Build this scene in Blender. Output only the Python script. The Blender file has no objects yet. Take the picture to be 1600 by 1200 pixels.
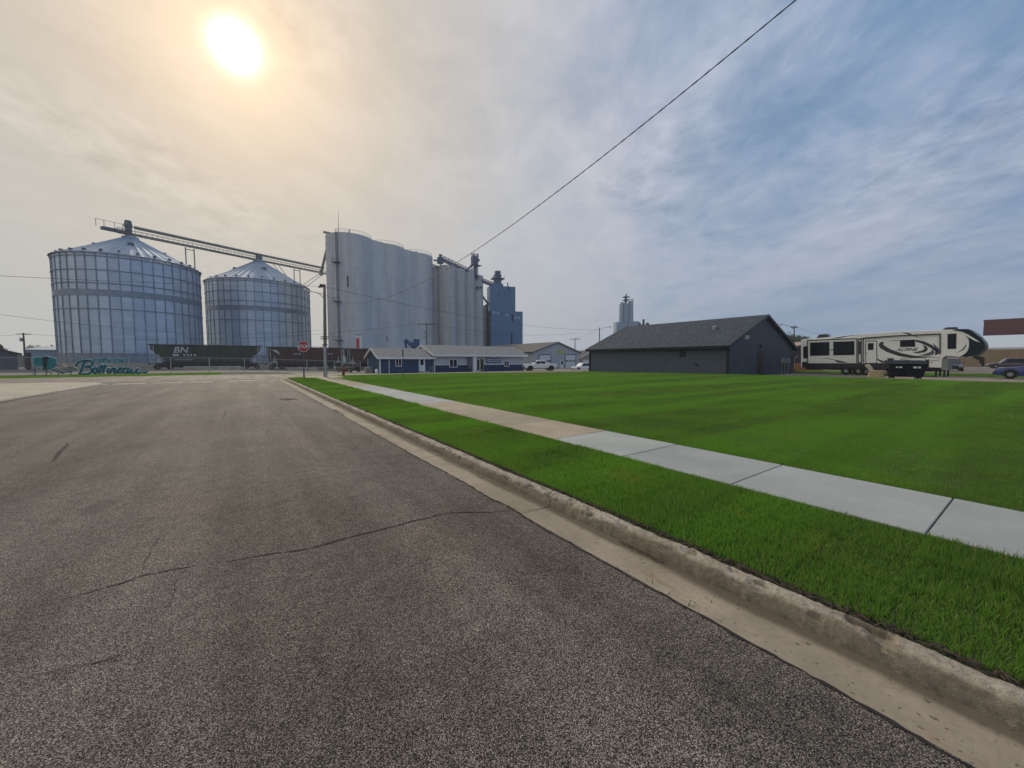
import bpy, bmesh, math, random
from mathutils import Vector, Matrix
R = math.radians
PI = math.pi
random.seed(7)
sc = bpy.context.scene
COL = sc.collection

# ------------------------------------------------------------------ camera, sky, sun, exposure
YAW, PITCH, EYE, FPX = R(35.0), math.atan(38/600), 1.5, 600.0
cam_d = bpy.data.cameras.new('camera'); cam = bpy.data.objects.new('camera', cam_d); COL.objects.link(cam)
cam_d.sensor_width = 36; cam_d.lens = 36*FPX/1600; cam_d.clip_start = .05; cam_d.clip_end = 6000
cam.location = (0, 0, EYE); cam.rotation_euler = (PI/2-PITCH, 0, -YAW)
sc.camera = cam
sc.view_settings.view_transform = 'Standard'; sc.view_settings.look = 'None'
sc.view_settings.exposure = .05; sc.view_settings.gamma = 1
sc.render.resolution_x, sc.render.resolution_y = 1024, 768
sc.cycles.max_bounces = 6; sc.cycles.transparent_max_bounces = 16
SUN_AZ, SUN_EL = R(0.6), R(32.5)            # azimuth clockwise from +Y
sun_dir = Vector((math.sin(SUN_AZ)*math.cos(SUN_EL), math.cos(SUN_AZ)*math.cos(SUN_EL), math.sin(SUN_EL)))
sun_d = bpy.data.lights.new('sun', 'SUN'); sun = bpy.data.objects.new('sun', sun_d); COL.objects.link(sun)
sun_d.energy = 2.0; sun_d.angle = R(4); sun_d.color = (1.0, .88, .70)
sun.rotation_euler = (-sun_dir).to_track_quat('-Z', 'Y').to_euler()

def make_world():
    w = bpy.data.worlds.new('World'); sc.world = w; w.use_nodes = True
    nt = w.node_tree; N = nt.nodes; L = nt.links; N.clear()
    def n(t, **k):
        x = N.new(t)
        for a, b in k.items(): setattr(x, a, b)
        return x
    def val(s, v):
        if hasattr(v, 'links') or isinstance(v, bpy.types.NodeSocket): L.new(v, s)
        else: s.default_value = v
    def m(op, a, b=0.0, c=None, clamp=False):
        x = n('ShaderNodeMath', operation=op, use_clamp=clamp); val(x.inputs[0], a); val(x.inputs[1], b)
        if c is not None: val(x.inputs[2], c)
        return x.outputs[0]
    def vm(op, a, b=None):
        x = n('ShaderNodeVectorMath', operation=op); val(x.inputs[0], a)
        if b is not None: val(x.inputs[1], b)
        return x.outputs['Value'] if op == 'DOT_PRODUCT' else x.outputs[0]
    def mix(f, a, b):
        x = n('ShaderNodeMix', data_type='RGBA'); val(x.inputs[0], f)
        val(x.inputs[6], a if not isinstance(a, tuple) else (*a, 1)); val(x.inputs[7], b if not isinstance(b, tuple) else (*b, 1))
        return x.outputs[2]
    def ss(v, a, b):
        x = n('ShaderNodeMapRange', interpolation_type='SMOOTHSTEP'); val(x.inputs[0], v)
        x.inputs[1].default_value = a; x.inputs[2].default_value = b
        return x.outputs[0]
    tc = n('ShaderNodeTexCoord'); d = vm('NORMALIZE', tc.outputs['Generated'])
    sep = n('ShaderNodeSeparateXYZ'); L.new(d, sep.inputs[0])
    z = m('MAXIMUM', sep.outputs[2], 0.0)
    sky = n('ShaderNodeTexSky', sky_type='NISHITA'); sky.sun_disc = False
    sky.sun_elevation = SUN_EL; sky.sun_rotation = SUN_AZ; sky.air_density = 1.2; sky.dust_density = 1.5; sky.ozone_density = 1.5
    skyc = n('ShaderNodeMix', data_type='RGBA', blend_type='MULTIPLY'); skyc.inputs[0].default_value = 1
    L.new(sky.outputs[0], skyc.inputs[6]); skyc.inputs[7].default_value = (SKYK, SKYK, SKYK, 1)
    # cloud-plane coordinates
    den = m('ADD', z, 0.16)
    u = m('DIVIDE', sep.outputs[0], den); v = m('DIVIDE', sep.outputs[1], den)
    comb = n('ShaderNodeCombineXYZ'); L.new(u, comb.inputs[0]); L.new(v, comb.inputs[1])
    def noise(rot, scl, nscale, det, rough, dist=0., off=(0, 0, 0)):
        mp = n('ShaderNodeMapping', vector_type='TEXTURE'); L.new(comb.outputs[0], mp.inputs[0])
        mp.inputs['Rotation'].default_value = (0, 0, -rot); mp.inputs['Scale'].default_value = (1/scl[0], 1/scl[1], 1); mp.inputs['Location'].default_value = off
        t = n('ShaderNodeTexNoise'); L.new(mp.outputs[0], t.inputs['Vector']); t.inputs['Scale'].default_value = nscale
        t.inputs['Detail'].default_value = det; t.inputs['Roughness'].default_value = rough; t.inputs['Distortion'].default_value = dist
        return t.outputs['Fac']
    big = noise(R(40), (1.2, .8, 1), .65, 3, .5, .3, (3.1, 1.7, 0))
    wisp = noise(R(44), (1.6, .55, 1), 1.15, 9, .60, .7, (.3, 5.2, 0))
    puff = noise(R(50), (1.15, .85, 1), 3.0, 9, .62, .7, (1.3, 2.2, 0))
    mott = noise(R(15), (1.2, .9, 1), 7.5, 8, .62, .4, (4.3, .6, 0))
    cosang = vm('DOT_PRODUCT', d, tuple(sun_dir))
    ang = m('ARCCOSINE', m('MINIMUM', cosang, 1.0))       # radians from the sun
    near = m('EXPONENT', m('MULTIPLY', ang, -1.55))
    right = ss(m('MULTIPLY_ADD', sep.outputs[0], .82, m('MULTIPLY', sep.outputs[1], -.57)), -.42, .78)   # clearer towards +X
    cov = m('ADD', m('MULTIPLY', big, .55), m('ADD', m('MULTIPLY', wisp, .50), m('ADD', m('MULTIPLY', puff, .35), m('MULTIPLY', mott, .16))))
    thr = m('ADD', m('MULTIPLY_ADD', right, .27, .25), m('MULTIPLY', ss(sep.outputs[2], .25, .75), m('MULTIPLY', right, .12)))
    cl = m('SUBTRACT', cov, thr)
    clf = ss(cl, .10, .46)
    # low veil near the horizon
    veil = m('EXPONENT', m('MULTIPLY', z, -5.5))
    base_clear = mix(m('MULTIPLY', right, 1.0), (.47, .55, .66), (.155, .295, .50))
    back = ss(sep.outputs[1], .15, -.6); base_clear = mix(back, base_clear, (.30, .46, .74))
    clear = mix(.8, skyc.outputs[2], base_clear)
    right2 = ss(m('MULTIPLY_ADD', sep.outputs[0], .82, m('MULTIPLY', sep.outputs[1], -.57)), -.62, .62)
    cloudc = mix(right2, (.56, .53, .475), (.51, .53, .63))
    cloudc = mix(ss(near, .35, .95), cloudc, (.68, .58, .46))
    c1 = mix(m('MULTIPLY', clf, .93), clear, cloudc)
    veilc = mix(right, (.52, .54, .53), (.245, .32, .44))
    veilc = mix(ss(near, .3, .8), veilc, (.60, .55, .46))
    c2 = mix(m('MULTIPLY', m('EXPONENT', m('MULTIPLY', z, -3.6)), .90), c1, veilc)
    # fine light and shade in the cloud deck
    mk = ss(big, .42, .62); sh = m('ADD', m('MULTIPLY_ADD', m('SUBTRACT', puff, .5), .55, 1.0), m('MULTIPLY', m('MULTIPLY', m('SUBTRACT', mott, .5), 1.5), mk))
    sh2 = m('MULTIPLY', sh, m('MULTIPLY_ADD', m('SUBTRACT', wisp, .5), .40, 1.0))
    shf = m('MULTIPLY_ADD', m('SUBTRACT', sh2, 1.0), m('MULTIPLY', m('SUBTRACT', 1.0, veil), m('MULTIPLY_ADD', ss(z, .12, .5), .82, .18)), 1.0)
    vs = n('ShaderNodeVectorMath', operation='SCALE'); L.new(c2, vs.inputs[0]); L.new(shf, vs.inputs['Scale'])
    # sun seen through thin cloud: blown-out core and warm aureole, ragged by the cloud
    ragged = m('ADD', ang, m('MULTIPLY', m('SUBTRACT', puff, .5), .075))
    q_ = m('DIVIDE', ang, .0250); core = m('MULTIPLY', m('EXPONENT', m('MULTIPLY', m('MULTIPLY', q_, q_), -1.0)), 3.4)
    g1 = m('MULTIPLY', m('EXPONENT', m('MULTIPLY', m('MAXIMUM', ragged, 0.0), -9.5)), .80)
    def scaled(c, f):
        x = n('ShaderNodeVectorMath', operation='SCALE'); x.inputs[0].default_value = c; L.new(f, x.inputs['Scale']); return x.outputs[0]
    tot = vm('ADD', vs.outputs[0], scaled((1.0, .95, .86), core))
    tot = vm('ADD', tot, scaled((.95, .60, .27), g1))
    bg = n('ShaderNodeBackground'); L.new(tot, bg.inputs[0]); bg.inputs[1].default_value = 1.0
    out = n('ShaderNodeOutputWorld'); L.new(bg.outputs[0], out.inputs[0])
    w.cycles.sampling_method = 'MANUAL'; w.cycles.sample_map_resolution = 1024
SKYK = .085
make_world()

# ------------------------------------------------------------------ photo geometry: where a sight line meets the place
def ray(px, py):
    x = (px-800)/FPX; u = (600-py)/FPX
    f = math.cos(PITCH)+u*math.sin(PITCH); up = u*math.cos(PITCH)-math.sin(PITCH)
    return Vector((x*math.cos(YAW)+f*math.sin(YAW), -x*math.sin(YAW)+f*math.cos(YAW), up)), f
def at(px, py, Z):
    r, f = ray(px, py); p = r*(Z/f); return Vector((p.x, p.y, p.z+EYE))
def onX(px, py, X):
    r, f = ray(px, py); s = X/r.x; return Vector((X, r.y*s, EYE+r.z*s))
def onY(px, py, Y):
    r, f = ray(px, py); s = Y/r.y; return Vector((r.x*s, Y, EYE+r.z*s))
def C(xc, zc, z=0):
    return Vector((xc*math.cos(YAW)+zc*math.sin(YAW), -xc*math.sin(YAW)+zc*math.cos(YAW), z))
def S(x, a, b):
    t = min(1, max(0, (x-a)/(b-a))); return t*t*(3-2*t)
def H(x, y):
    return (-.5*S(y, 38, 58)*S(x, -4, 16) - .3*S(y, 58, 90)
            - .2*S(x, 12, 36)*S(y, 16, 36)*(1-S(y, 36, 56))*(1-S(x, 44, 60)))

# ------------------------------------------------------------------ mesh builder
class MB:
    def __init__(s): s.v = []; s.f = []
    def add(s, vs, fs):
        o = len(s.v); s.v += [tuple(p) for p in vs]; s.f += [tuple(i+o for i in f) for f in fs]; return s
    def box(s, x0, x1, y0, y1, z0, z1):
        return s.add([(x0,y0,z0),(x1,y0,z0),(x1,y1,z0),(x0,y1,z0),(x0,y0,z1),(x1,y0,z1),(x1,y1,z1),(x0,y1,z1)],
                     [(3,2,1,0),(4,5,6,7),(0,1,5,4),(1,2,6,5),(2,3,7,6),(3,0,4,7)])
    def obox(s, o, u, n, u0, u1, z0, z1, n0, n1):
        """box in a frame: origin o, horizontal axis u, outward normal n, up z"""
        o, u, n = Vector(o), Vector(u), Vector(n); Z = Vector((0,0,1))
        P = [o+u*a+n*b+Z*c for c in (z0,z1) for a, b in ((u0,n0),(u1,n0),(u1,n1),(u0,n1))]
        return s.add(P, [(3,2,1,0),(4,5,6,7),(0,1,5,4),(1,2,6,5),(2,3,7,6),(3,0,4,7)])
    def bar(s, a, b, w, h=None):
        a, b = Vector(a), Vector(b); h = h or w; d = (b-a).normalized()
        up = Vector((0,0,1)) if abs(d.z) < .95 else Vector((1,0,0))
        sx = d.cross(up).normalized()*w/2; sy = sx.cross(d).normalized()*h/2
        P = [p+q for p in (a,b) for q in (-sx-sy, sx-sy, sx+sy, -sx+sy)]
        return s.add(P, [(3,2,1,0),(4,5,6,7),(0,1,5,4),(1,2,6,5),(2,3,7,6),(3,0,4,7)])
    def tube(s, pts, r, n=8, caps=True):
        pts = [Vector(p) for p in pts]; rs = r if isinstance(r, (list, tuple)) else [r]*len(pts); o = len(s.v)
        for i, p in enumerate(pts):
            d = (pts[min(i+1, len(pts)-1)]-pts[max(i-1, 0)]).normalized()
            up = Vector((0,0,1)) if abs(d.z) < .9 else Vector((1,0,0))
            a = d.cross(up).normalized(); b = a.cross(d).normalized()
            for k in range(n):
                t = 2*PI*k/n; s.v.append(tuple(p+(a*math.cos(t)+b*math.sin(t))*rs[i]))
        for i in range(len(pts)-1):
            for k in range(n):
                s.f.append((o+i*n+k, o+i*n+(k+1)%n, o+(i+1)*n+(k+1)%n, o+(i+1)*n+k))
        if caps: s.f.append(tuple(o+k for k in range(n))[::-1]); s.f.append(tuple(o+(len(pts)-1)*n+k for k in range(n)))
        return s
    def lathe(s, prof, n=32, c=(0,0), cap=True):
        o = len(s.v)
        for r, z in prof:
            for k in range(n):
                t = 2*PI*k/n; s.v.append((c[0]+r*math.cos(t), c[1]+r*math.sin(t), z))
        for i in range(len(prof)-1):
            for k in range(n): s.f.append((o+i*n+k, o+i*n+(k+1)%n, o+(i+1)*n+(k+1)%n, o+(i+1)*n+k))
        if cap: s.f.append(tuple(o+k for k in range(n))[::-1]); s.f.append(tuple(o+(len(prof)-1)*n+k for k in range(n)))
        return s
    def prism(s, poly, a, b):
        """poly: list of 3D points; extruded by vector a..b (offset vectors)"""
        P = [Vector(p) for p in poly]; a, b = Vector(a), Vector(b); k = len(P)
        vs = [p+a for p in P]+[p+b for p in P]
        fs = [tuple(range(k))[::-1], tuple(range(k, 2*k))]+[(i, (i+1)%k, (i+1)%k+k, i+k) for i in range(k)]
        return s.add(vs, fs)
    def wheel(s, c, r, w, axis=(0,1,0), n=20):
        c, ax = Vector(c), Vector(axis).normalized()
        a = ax.orthogonal().normalized(); b = ax.cross(a); o = len(s.v)
        prof = [(r*.55, -w/2), (r*.9, -w/2), (r, -w*.32), (r, w*.32), (r*.9, w/2), (r*.55, w/2)]
        for rr, t in prof:
            for k in range(n):
                q = 2*PI*k/n; s.v.append(tuple(c+ax*t+(a*math.cos(q)+b*math.sin(q))*rr))
        m = len(prof)
        for i in range(m):
            for k in range(n): s.f.append((o+i*n+k, o+i*n+(k+1)%n, o+((i+1)%m)*n+(k+1)%n, o+((i+1)%m)*n+k))
        return s
    def disc(s, c, r, axis, t=.02, n=20, star=0):
        c, ax = Vector(c), Vector(axis).normalized(); a = ax.orthogonal().normalized(); b = ax.cross(a)
        P = [c+(a*math.cos(2*PI*k/n)+b*math.sin(2*PI*k/n))*r*(1 if not star or k % 2 == 0 else star) for k in range(n)]
        return s.prism(P, ax*(-t/2), ax*(t/2))
    def build(s, name, mat, parent=None, smooth=False, bevel=0, tri=False):
        me = bpy.data.meshes.new(name); me.from_pydata(s.v, [], s.f); me.materials.append(mat)
        bm = bmesh.new(); bm.from_mesh(me)
        if smooth != 'nofix': bmesh.ops.recalc_face_normals(bm, faces=bm.faces)
        if bevel:
            bmesh.ops.remove_doubles(bm, verts=bm.verts, dist=1e-5)
            es = [e for e in bm.edges if len(e.link_faces) == 2 and e.calc_face_angle(0) > .5]
            bmesh.ops.bevel(bm, geom=es, offset=bevel, segments=2, affect='EDGES', profile=.6, clamp_overlap=True)
        bm.to_mesh(me); bm.free()
        if smooth is True:
            me.shade_smooth()
            try: me.set_sharp_from_angle(angle=R(35))
            except Exception: pass
        o = bpy.data.objects.new(name, me); COL.objects.link(o)
        if parent: o.parent = parent
        return o

def thing(name, label, cat, loc=(0,0,0), rz=0, group=None):
    o = bpy.data.objects.new(name, None); COL.objects.link(o); o.location = loc; o.rotation_euler = (0,0,rz)
    o.empty_display_size = .2; o['label'] = label; o['category'] = cat
    if group: o['group'] = group
    return o
def tag(o, label, cat, group=None):
    o['label'] = label; o['category'] = cat
    if group: o['group'] = group
    return o
def struct(o, kind='structure'): o['kind'] = kind; return o
def copy_tree(o, parent=None):
    c = o.copy(); COL.objects.link(c)
    if parent: c.parent = parent
    for ch in [x for x in bpy.data.objects if x.parent == o]: copy_tree(ch, c)
    return c
def text_obj(name, s, size, mat, parent, o, u, n, ext=.01, shear=0, off=0, align='LEFT', sx=1):
    cu = bpy.data.curves.new(name, 'FONT'); cu.body = s; cu.size = size; cu.extrude = ext; cu.shear = shear; cu.offset = off; cu.align_x = align
    cu.resolution_u = 4
    t = bpy.data.objects.new(name, cu); COL.objects.link(t); bpy.context.view_layer.update()
    me = bpy.data.meshes.new_from_object(t.evaluated_get(bpy.context.evaluated_depsgraph_get()))
    bpy.data.objects.remove(t)
    u, n = Vector(u), Vector(n); M = Matrix((u*sx, Vector((0,0,1)), n)).transposed().to_4x4(); M.translation = Vector(o)
    me.transform(M); me.materials.clear(); me.materials.append(mat); me.name = name
    ob = bpy.data.objects.new(name, me); COL.objects.link(ob); ob.parent = parent
    return ob

# ------------------------------------------------------------------ materials
def nodes(name):
    m = bpy.data.materials.new(name); m.use_nodes = True; nt = m.node_tree; nt.nodes.clear()
    N, L = nt.nodes, nt.links
    p = N.new('ShaderNodeBsdfPrincipled'); o = N.new('ShaderNodeOutputMaterial'); L.new(p.outputs[0], o.inputs[0])
    return m, N, L, p
def c4(c, k=1): return (c[0]*k, c[1]*k, c[2]*k, 1)
def val(L, s, v):
    if isinstance(v, bpy.types.NodeSocket): L.new(v, s)
    else: s.default_value = v
def mth(N, L, op, a, b=0., clamp=False, c=None):
    x = N.new('ShaderNodeMath'); x.operation = op; x.use_clamp = clamp; val(L, x.inputs[0], a); val(L, x.inputs[1], b)
    if c is not None: val(L, x.inputs[2], c)
    return x.outputs[0]
def mixc(N, L, f, a, b, mode='MIX'):
    x = N.new('ShaderNodeMix'); x.data_type = 'RGBA'; x.blend_type = mode; val(L, x.inputs[0], f); val(L, x.inputs[6], a); val(L, x.inputs[7], b); return x.outputs[2]
def noi(N, L, vec, scale, det=3, rough=.5, dist=0):
    t = N.new('ShaderNodeTexNoise'); t.inputs['Scale'].default_value = scale; t.inputs['Detail'].default_value = det
    t.inputs['Roughness'].default_value = rough; t.inputs['Distortion'].default_value = dist; L.new(vec, t.inputs['Vector']); return t.outputs['Fac']
def rng(N, L, v, a, b, c=0., d=1., smooth=True):
    x = N.new('ShaderNodeMapRange'); x.interpolation_type = 'SMOOTHSTEP' if smooth else 'LINEAR'
    val(L, x.inputs[0], v); x.inputs[1].default_value = a; x.inputs[2].default_value = b; x.inputs[3].default_value = c; x.inputs[4].default_value = d
    return x.outputs[0]
def mapv(N, L, vec, scl=(1,1,1), rot=(0,0,0), loc=(0,0,0)):
    x = N.new('ShaderNodeMapping'); L.new(vec, x.inputs[0]); x.inputs['Scale'].default_value = scl; x.inputs['Rotation'].default_value = rot; x.inputs['Location'].default_value = loc; return x.outputs[0]
def bmp(N, L, p, h, strength=.5, dist=.01):
    b = N.new('ShaderNodeBump'); b.inputs['Strength'].default_value = strength; b.inputs['Distance'].default_value = dist
    L.new(h, b.inputs['Height']); L.new(b.outputs[0], p.inputs['Normal']); return b

def M(name, col, rough=.75, metal=0., var=.18, scale=1.5, streak=0., lap=0., rib=0., ribdir='xy', bump=0., bscale=40., spec=.4, brick=None, coat=0.):
    m, N, L, p = nodes(name)
    tc = N.new('ShaderNodeTexCoord'); v = tc.outputs['Object']
    f = noi(N, L, v, scale, 5, .6)
    f2 = noi(N, L, v, scale*9, 3, .6)
    f = mth(N, L, 'ADD', mth(N, L, 'MULTIPLY', f, .7), mth(N, L, 'MULTIPLY', f2, .3))
    c = mixc(N, L, rng(N, L, f, .3, .7), c4(col, 1-var), c4(col, 1+var))
    if streak:
        s = noi(N, L, mapv(N, L, v, (1, 1, .06)), 2.2, 4, .6)
        c = mixc(N, L, rng(N, L, s, .45, .75, 0, streak), c, c4(col, .45))
    sep = N.new('ShaderNodeSeparateXYZ'); L.new(v, sep.inputs[0]); hs = None
    if lap:
        fr = mth(N, L, 'FRACT', mth(N, L, 'DIVIDE', sep.outputs[2], lap)); hs = mth(N, L, 'SUBTRACT', 1., fr)
        dk = rng(N, L, fr, .86, .99, 0, .5); c = mixc(N, L, dk, c, c4(col, .3)); bmp(N, L, p, hs, .6, .02)
    if rib:
        q = {'xy': mth(N, L, 'ADD', sep.outputs[0], sep.outputs[1]), 'x': sep.outputs[0], 'y': sep.outputs[1]}[ribdir]
        fr = mth(N, L, 'FRACT', mth(N, L, 'DIVIDE', q, rib)); rr = rng(N, L, mth(N, L, 'ABSOLUTE', mth(N, L, 'SUBTRACT', fr, .5)), .36, .46)
        c = mixc(N, L, mth(N, L, 'MULTIPLY', rr, .35), c, c4(col, .5)); bmp(N, L, p, rr, .8, .03)
    if brick:
        b = N.new('ShaderNodeTexBrick'); L.new(mapv(N, L, v, (1,1,1), brick.get('rot', (0,0,0))), b.inputs['Vector'])
        b.inputs['Scale'].default_value = 1; b.inputs['Brick Width'].default_value = brick['w']; b.inputs['Row Height'].default_value = brick['h']
        b.inputs['Mortar Size'].default_value = brick.get('m', .008); b.inputs['Mortar Smooth'].default_value = .2
        b.inputs['Color1'].default_value = c4((1,1,1), brick.get('a', .75)); b.inputs['Color2'].default_value = c4((1,1,1), 1.2); b.inputs['Mortar'].default_value = c4((1,1,1), brick.get('mc', .5))
        c = mixc(N, L, 1., c, b.outputs[0], 'MULTIPLY'); bmp(N, L, p, b.outputs['Fac'], -.4, .01)
    if bump and not (lap or rib or brick):
        bmp(N, L, p, noi(N, L, v, bscale, 5, .6), bump, .01)
    L.new(c, p.inputs['Base Color']); p.inputs['Metallic'].default_value = metal; p.inputs['Specular IOR Level'].default_value = spec
    L.new(rng(N, L, f2, .3, .7, max(.03, rough-.08), min(1, rough+.08)), p.inputs['Roughness'])
    if coat: p.inputs['Coat Weight'].default_value = coat; p.inputs['Coat Roughness'].default_value = .05
    return m

def mat_asphalt(name, k=1., tint=(1, .95, .90)):
    m, N, L, p = nodes(name); g = N.new('ShaderNodeNewGeometry'); v = g.outputs['Position']
    vo = N.new('ShaderNodeTexVoronoi'); vo.inputs['Scale'].default_value = 205; L.new(v, vo.inputs['Vector'])
    hs = N.new('ShaderNodeSeparateColor'); L.new(vo.outputs['Color'], hs.inputs[0])
    r1 = N.new('ShaderNodeValToRGB'); L.new(hs.outputs[0], r1.inputs[0])
    els = [(0, (.045,.040,.036)), (.25, (.100,.088,.077)), (.54, (.175,.152,.128)), (.80, (.26,.222,.185)), (1, (.42,.365,.30))]
    r1.color_ramp.elements[0].position = 0; r1.color_ramp.elements[0].color = c4(els[0][1])
    r1.color_ramp.elements[1].position = 1; r1.color_ramp.elements[1].color = c4(els[-1][1])
    for q, c in els[1:-1]: e = r1.color_ramp.elements.new(q); e.color = c4(c)
    c = mixc(N, L, rng(N, L, vo.outputs['Distance'], .36, .72), r1.outputs[0], (.020,.019,.018,1))
    mot = noi(N, L, v, .5, 7, .7, .4); lanes = noi(N, L, mapv(N, L, v, (1.3, .09, 1)), 1.0, 5, .6)
    fine = noi(N, L, v, 7, 5, .65)
    bright = mth(N, L, 'ADD', rng(N, L, mot, .3, .7, .86, 1.22), mth(N, L, 'ADD', rng(N, L, lanes, .35, .65, -.20, .26), rng(N, L, fine, .3, .7, -.14, .14)))
    vs = N.new('ShaderNodeVectorMath'); vs.operation = 'SCALE'; L.new(c, vs.inputs[0]); L.new(mth(N, L, 'MULTIPLY', bright, k), vs.inputs['Scale'])
    red = rng(N, L, noi(N, L, v, .35, 3), .4, .65)
    c2 = mixc(N, L, 1., vs.outputs[0], mixc(N, L, red, (.97, .97, .99, 1), c4(tint)), 'MULTIPLY')
    # oily dark patches and sandy pale smears
    st = rng(N, L, noi(N, L, v, .55, 2, .5, .8), .66, .72, 0, .35); c2 = mixc(N, L, st, c2, (.035,.033,.032,1))
    L.new(c2, p.inputs['Base Color']); p.inputs['Specular IOR Level'].default_value = .15
    L.new(rng(N, L, hs.outputs[1], 0, 1, .62, .92), p.inputs['Roughness'])
    h = mth(N, L, 'ADD', mth(N, L, 'MULTIPLY', mth(N, L, 'SUBTRACT', 1., vo.outputs['Distance']), .7), mth(N, L, 'MULTIPLY', hs.outputs[2], .5))
    bmp(N, L, p, h, .75, .006)
    return m
def mat_concrete(name, col, var=.2, gutter=False, fine=.25, cracks=False, slab=0.):
    m, N, L, p = nodes(name); g = N.new('ShaderNodeNewGeometry'); v = g.outputs['Position']
    a = noi(N, L, v, 1.1, 6, .62, .3); b = noi(N, L, v, 24, 5, .7); d = noi(N, L, v, 220, 3, .7)
    c = mixc(N, L, rng(N, L, a, .32, .68), c4(col, 1-var), c4(col, 1+var*.7))
    c = mixc(N, L, rng(N, L, b, .35, .7, 0, fine), c, c4(col, .62))
    c = mixc(N, L, rng(N, L, d, .60, .72, 0, fine*1.6), c, c4((.5,.45,.36), .32))
    sep = N.new('ShaderNodeSeparateXYZ'); L.new(v, sep.inputs[0])
    if slab:   # each slab cast a little differently
        w = N.new('ShaderNodeTexWhiteNoise'); w.noise_dimensions = '1D'
        L.new(mth(N, L, 'FLOOR', mth(N, L, 'DIVIDE', mth(N, L, 'SUBTRACT', sep.outputs[1], .54), slab)), w.inputs['W'])
        c = mixc(N, L, 1., c, mixc(N, L, w.outputs[0], (.86,.87,.88,1), (1.06,1.05,1.03,1)), 'MULTIPLY')
        br = noi(N, L, mapv(N, L, v, (2, 60, 1)), 1.5, 3, .6); c = mixc(N, L, rng(N, L, br, .3, .7, 0, .22), c, c4(col, .8))
    if not gutter:
        sn = noi(N, L, v, 3.3, 7, .72, .8); c = mixc(N, L, rng(N, L, sn, .58, .74, 0, .32), c, c4(col, .55)); sn2 = noi(N, L, mapv(N, L, v, (1,1,1), (0,0,0), (9,4,0)), 55, 3, .6); c = mixc(N, L, rng(N, L, sn2, .66, .70, 0, .45), c, c4(col, .4))
    if gutter:   # silt and tyre dirt lie in a ragged band at the foot of the kerb
        x = mth(N, L, 'ADD', sep.outputs[0], mth(N, L, 'MULTIPLY', mth(N, L, 'SUBTRACT', noi(N, L, mapv(N, L, v, (1, .5, 1)), 1.6, 5, .65), .5), .22))
        band = mth(N, L, 'MULTIPLY', rng(N, L, x, 2.39, 2.48), rng(N, L, x, 2.66, 2.72, 1, 0))
        c = mixc(N, L, mth(N, L, 'MULTIPLY', band, .80), c, (.075,.058,.042,1))
        sp = rng(N, L, noi(N, L, v, 38, 2, .5), .66, .70, 0, .7); c = mixc(N, L, sp, c, (.05,.04,.03,1))
        rust = rng(N, L, noi(N, L, mapv(N, L, v, (3, .8, 3)), 1.3, 4, .7), .60, .72, 0, .5); c = mixc(N, L, rust, c, (.22,.12,.05,1))
    L.new(c, p.inputs['Base Color']); p.inputs['Roughness'].default_value = .85; p.inputs['Specular IOR Level'].default_value = .3
    bmp(N, L, p, mth(N, L, 'ADD', b, mth(N, L, 'MULTIPLY', d, .5)), .45, .006)
    return m
def mat_kerb(name):
    m, N, L, p = nodes(name); g = N.new('ShaderNodeNewGeometry'); v = g.outputs['Position']; sep = N.new('ShaderNodeSeparateXYZ'); L.new(v, sep.inputs[0])
    a = noi(N, L, v, 2.2, 6, .65, .3); b = noi(N, L, v, 30, 5, .7); d = noi(N, L, v, 170, 3, .7)
    c = mixc(N, L, rng(N, L, a, .32, .68), (.34,.295,.225,1), (.50,.455,.375,1)); c = mixc(N, L, rng(N, L, b, .38, .66, 0, .6), c, (.17,.145,.11,1))
    c = mixc(N, L, rng(N, L, d, .58, .7, 0, .7), c, (.52,.49,.43,1)); c = mixc(N, L, rng(N, L, d, .42, .30, 0, .7), c, (.12,.10,.08,1))
    h = mth(N, L, 'ADD', sep.outputs[2], mth(N, L, 'MULTIPLY', mth(N, L, 'SUBTRACT', noi(N, L, v, 4.5, 6, .7), .5), .10))   # splash stains, ragged
    c = mixc(N, L, rng(N, L, h, .102, .074, 0, .55), c, (.125,.10,.072,1)); ru = noi(N, L, v, 3.1, 4, .7); c = mixc(N, L, rng(N, L, ru, .60, .70, 0, .55), c, (.24,.13,.055,1))
    L.new(c, p.inputs['Base Color']); p.inputs['Roughness'].default_value = .9; p.inputs['Specular IOR Level'].default_value = .2
    bmp(N, L, p, mth(N, L, 'ADD', b, mth(N, L, 'MULTIPLY', d, .6)), .9, .012); return m
def mat_ground(name, c1, c2, scale=3., bump=.5):
    m, N, L, p = nodes(name); g = N.new('ShaderNodeNewGeometry'); v = g.outputs['Position']
    a = noi(N, L, v, scale, 8, .68, .3); b = noi(N, L, v, .12, 4, .6)
    c = mixc(N, L, rng(N, L, a, .3, .7), c4(c1), c4(c2)); c = mixc(N, L, rng(N, L, b, .35, .65, 0, .5), c, c4(c1, .8))
    vo = N.new('ShaderNodeTexVoronoi'); vo.inputs['Scale'].default_value = 30; L.new(v, vo.inputs['Vector'])
    hs = N.new('ShaderNodeSeparateColor'); L.new(vo.outputs['Color'], hs.inputs[0]); c = mixc(N, L, rng(N, L, hs.outputs[0], 0, 1, 0, .35), c, c4(c1, .5))
    L.new(c, p.inputs['Base Color']); p.inputs['Roughness'].default_value = .95; bmp(N, L, p, a, bump, .03); return m
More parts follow.
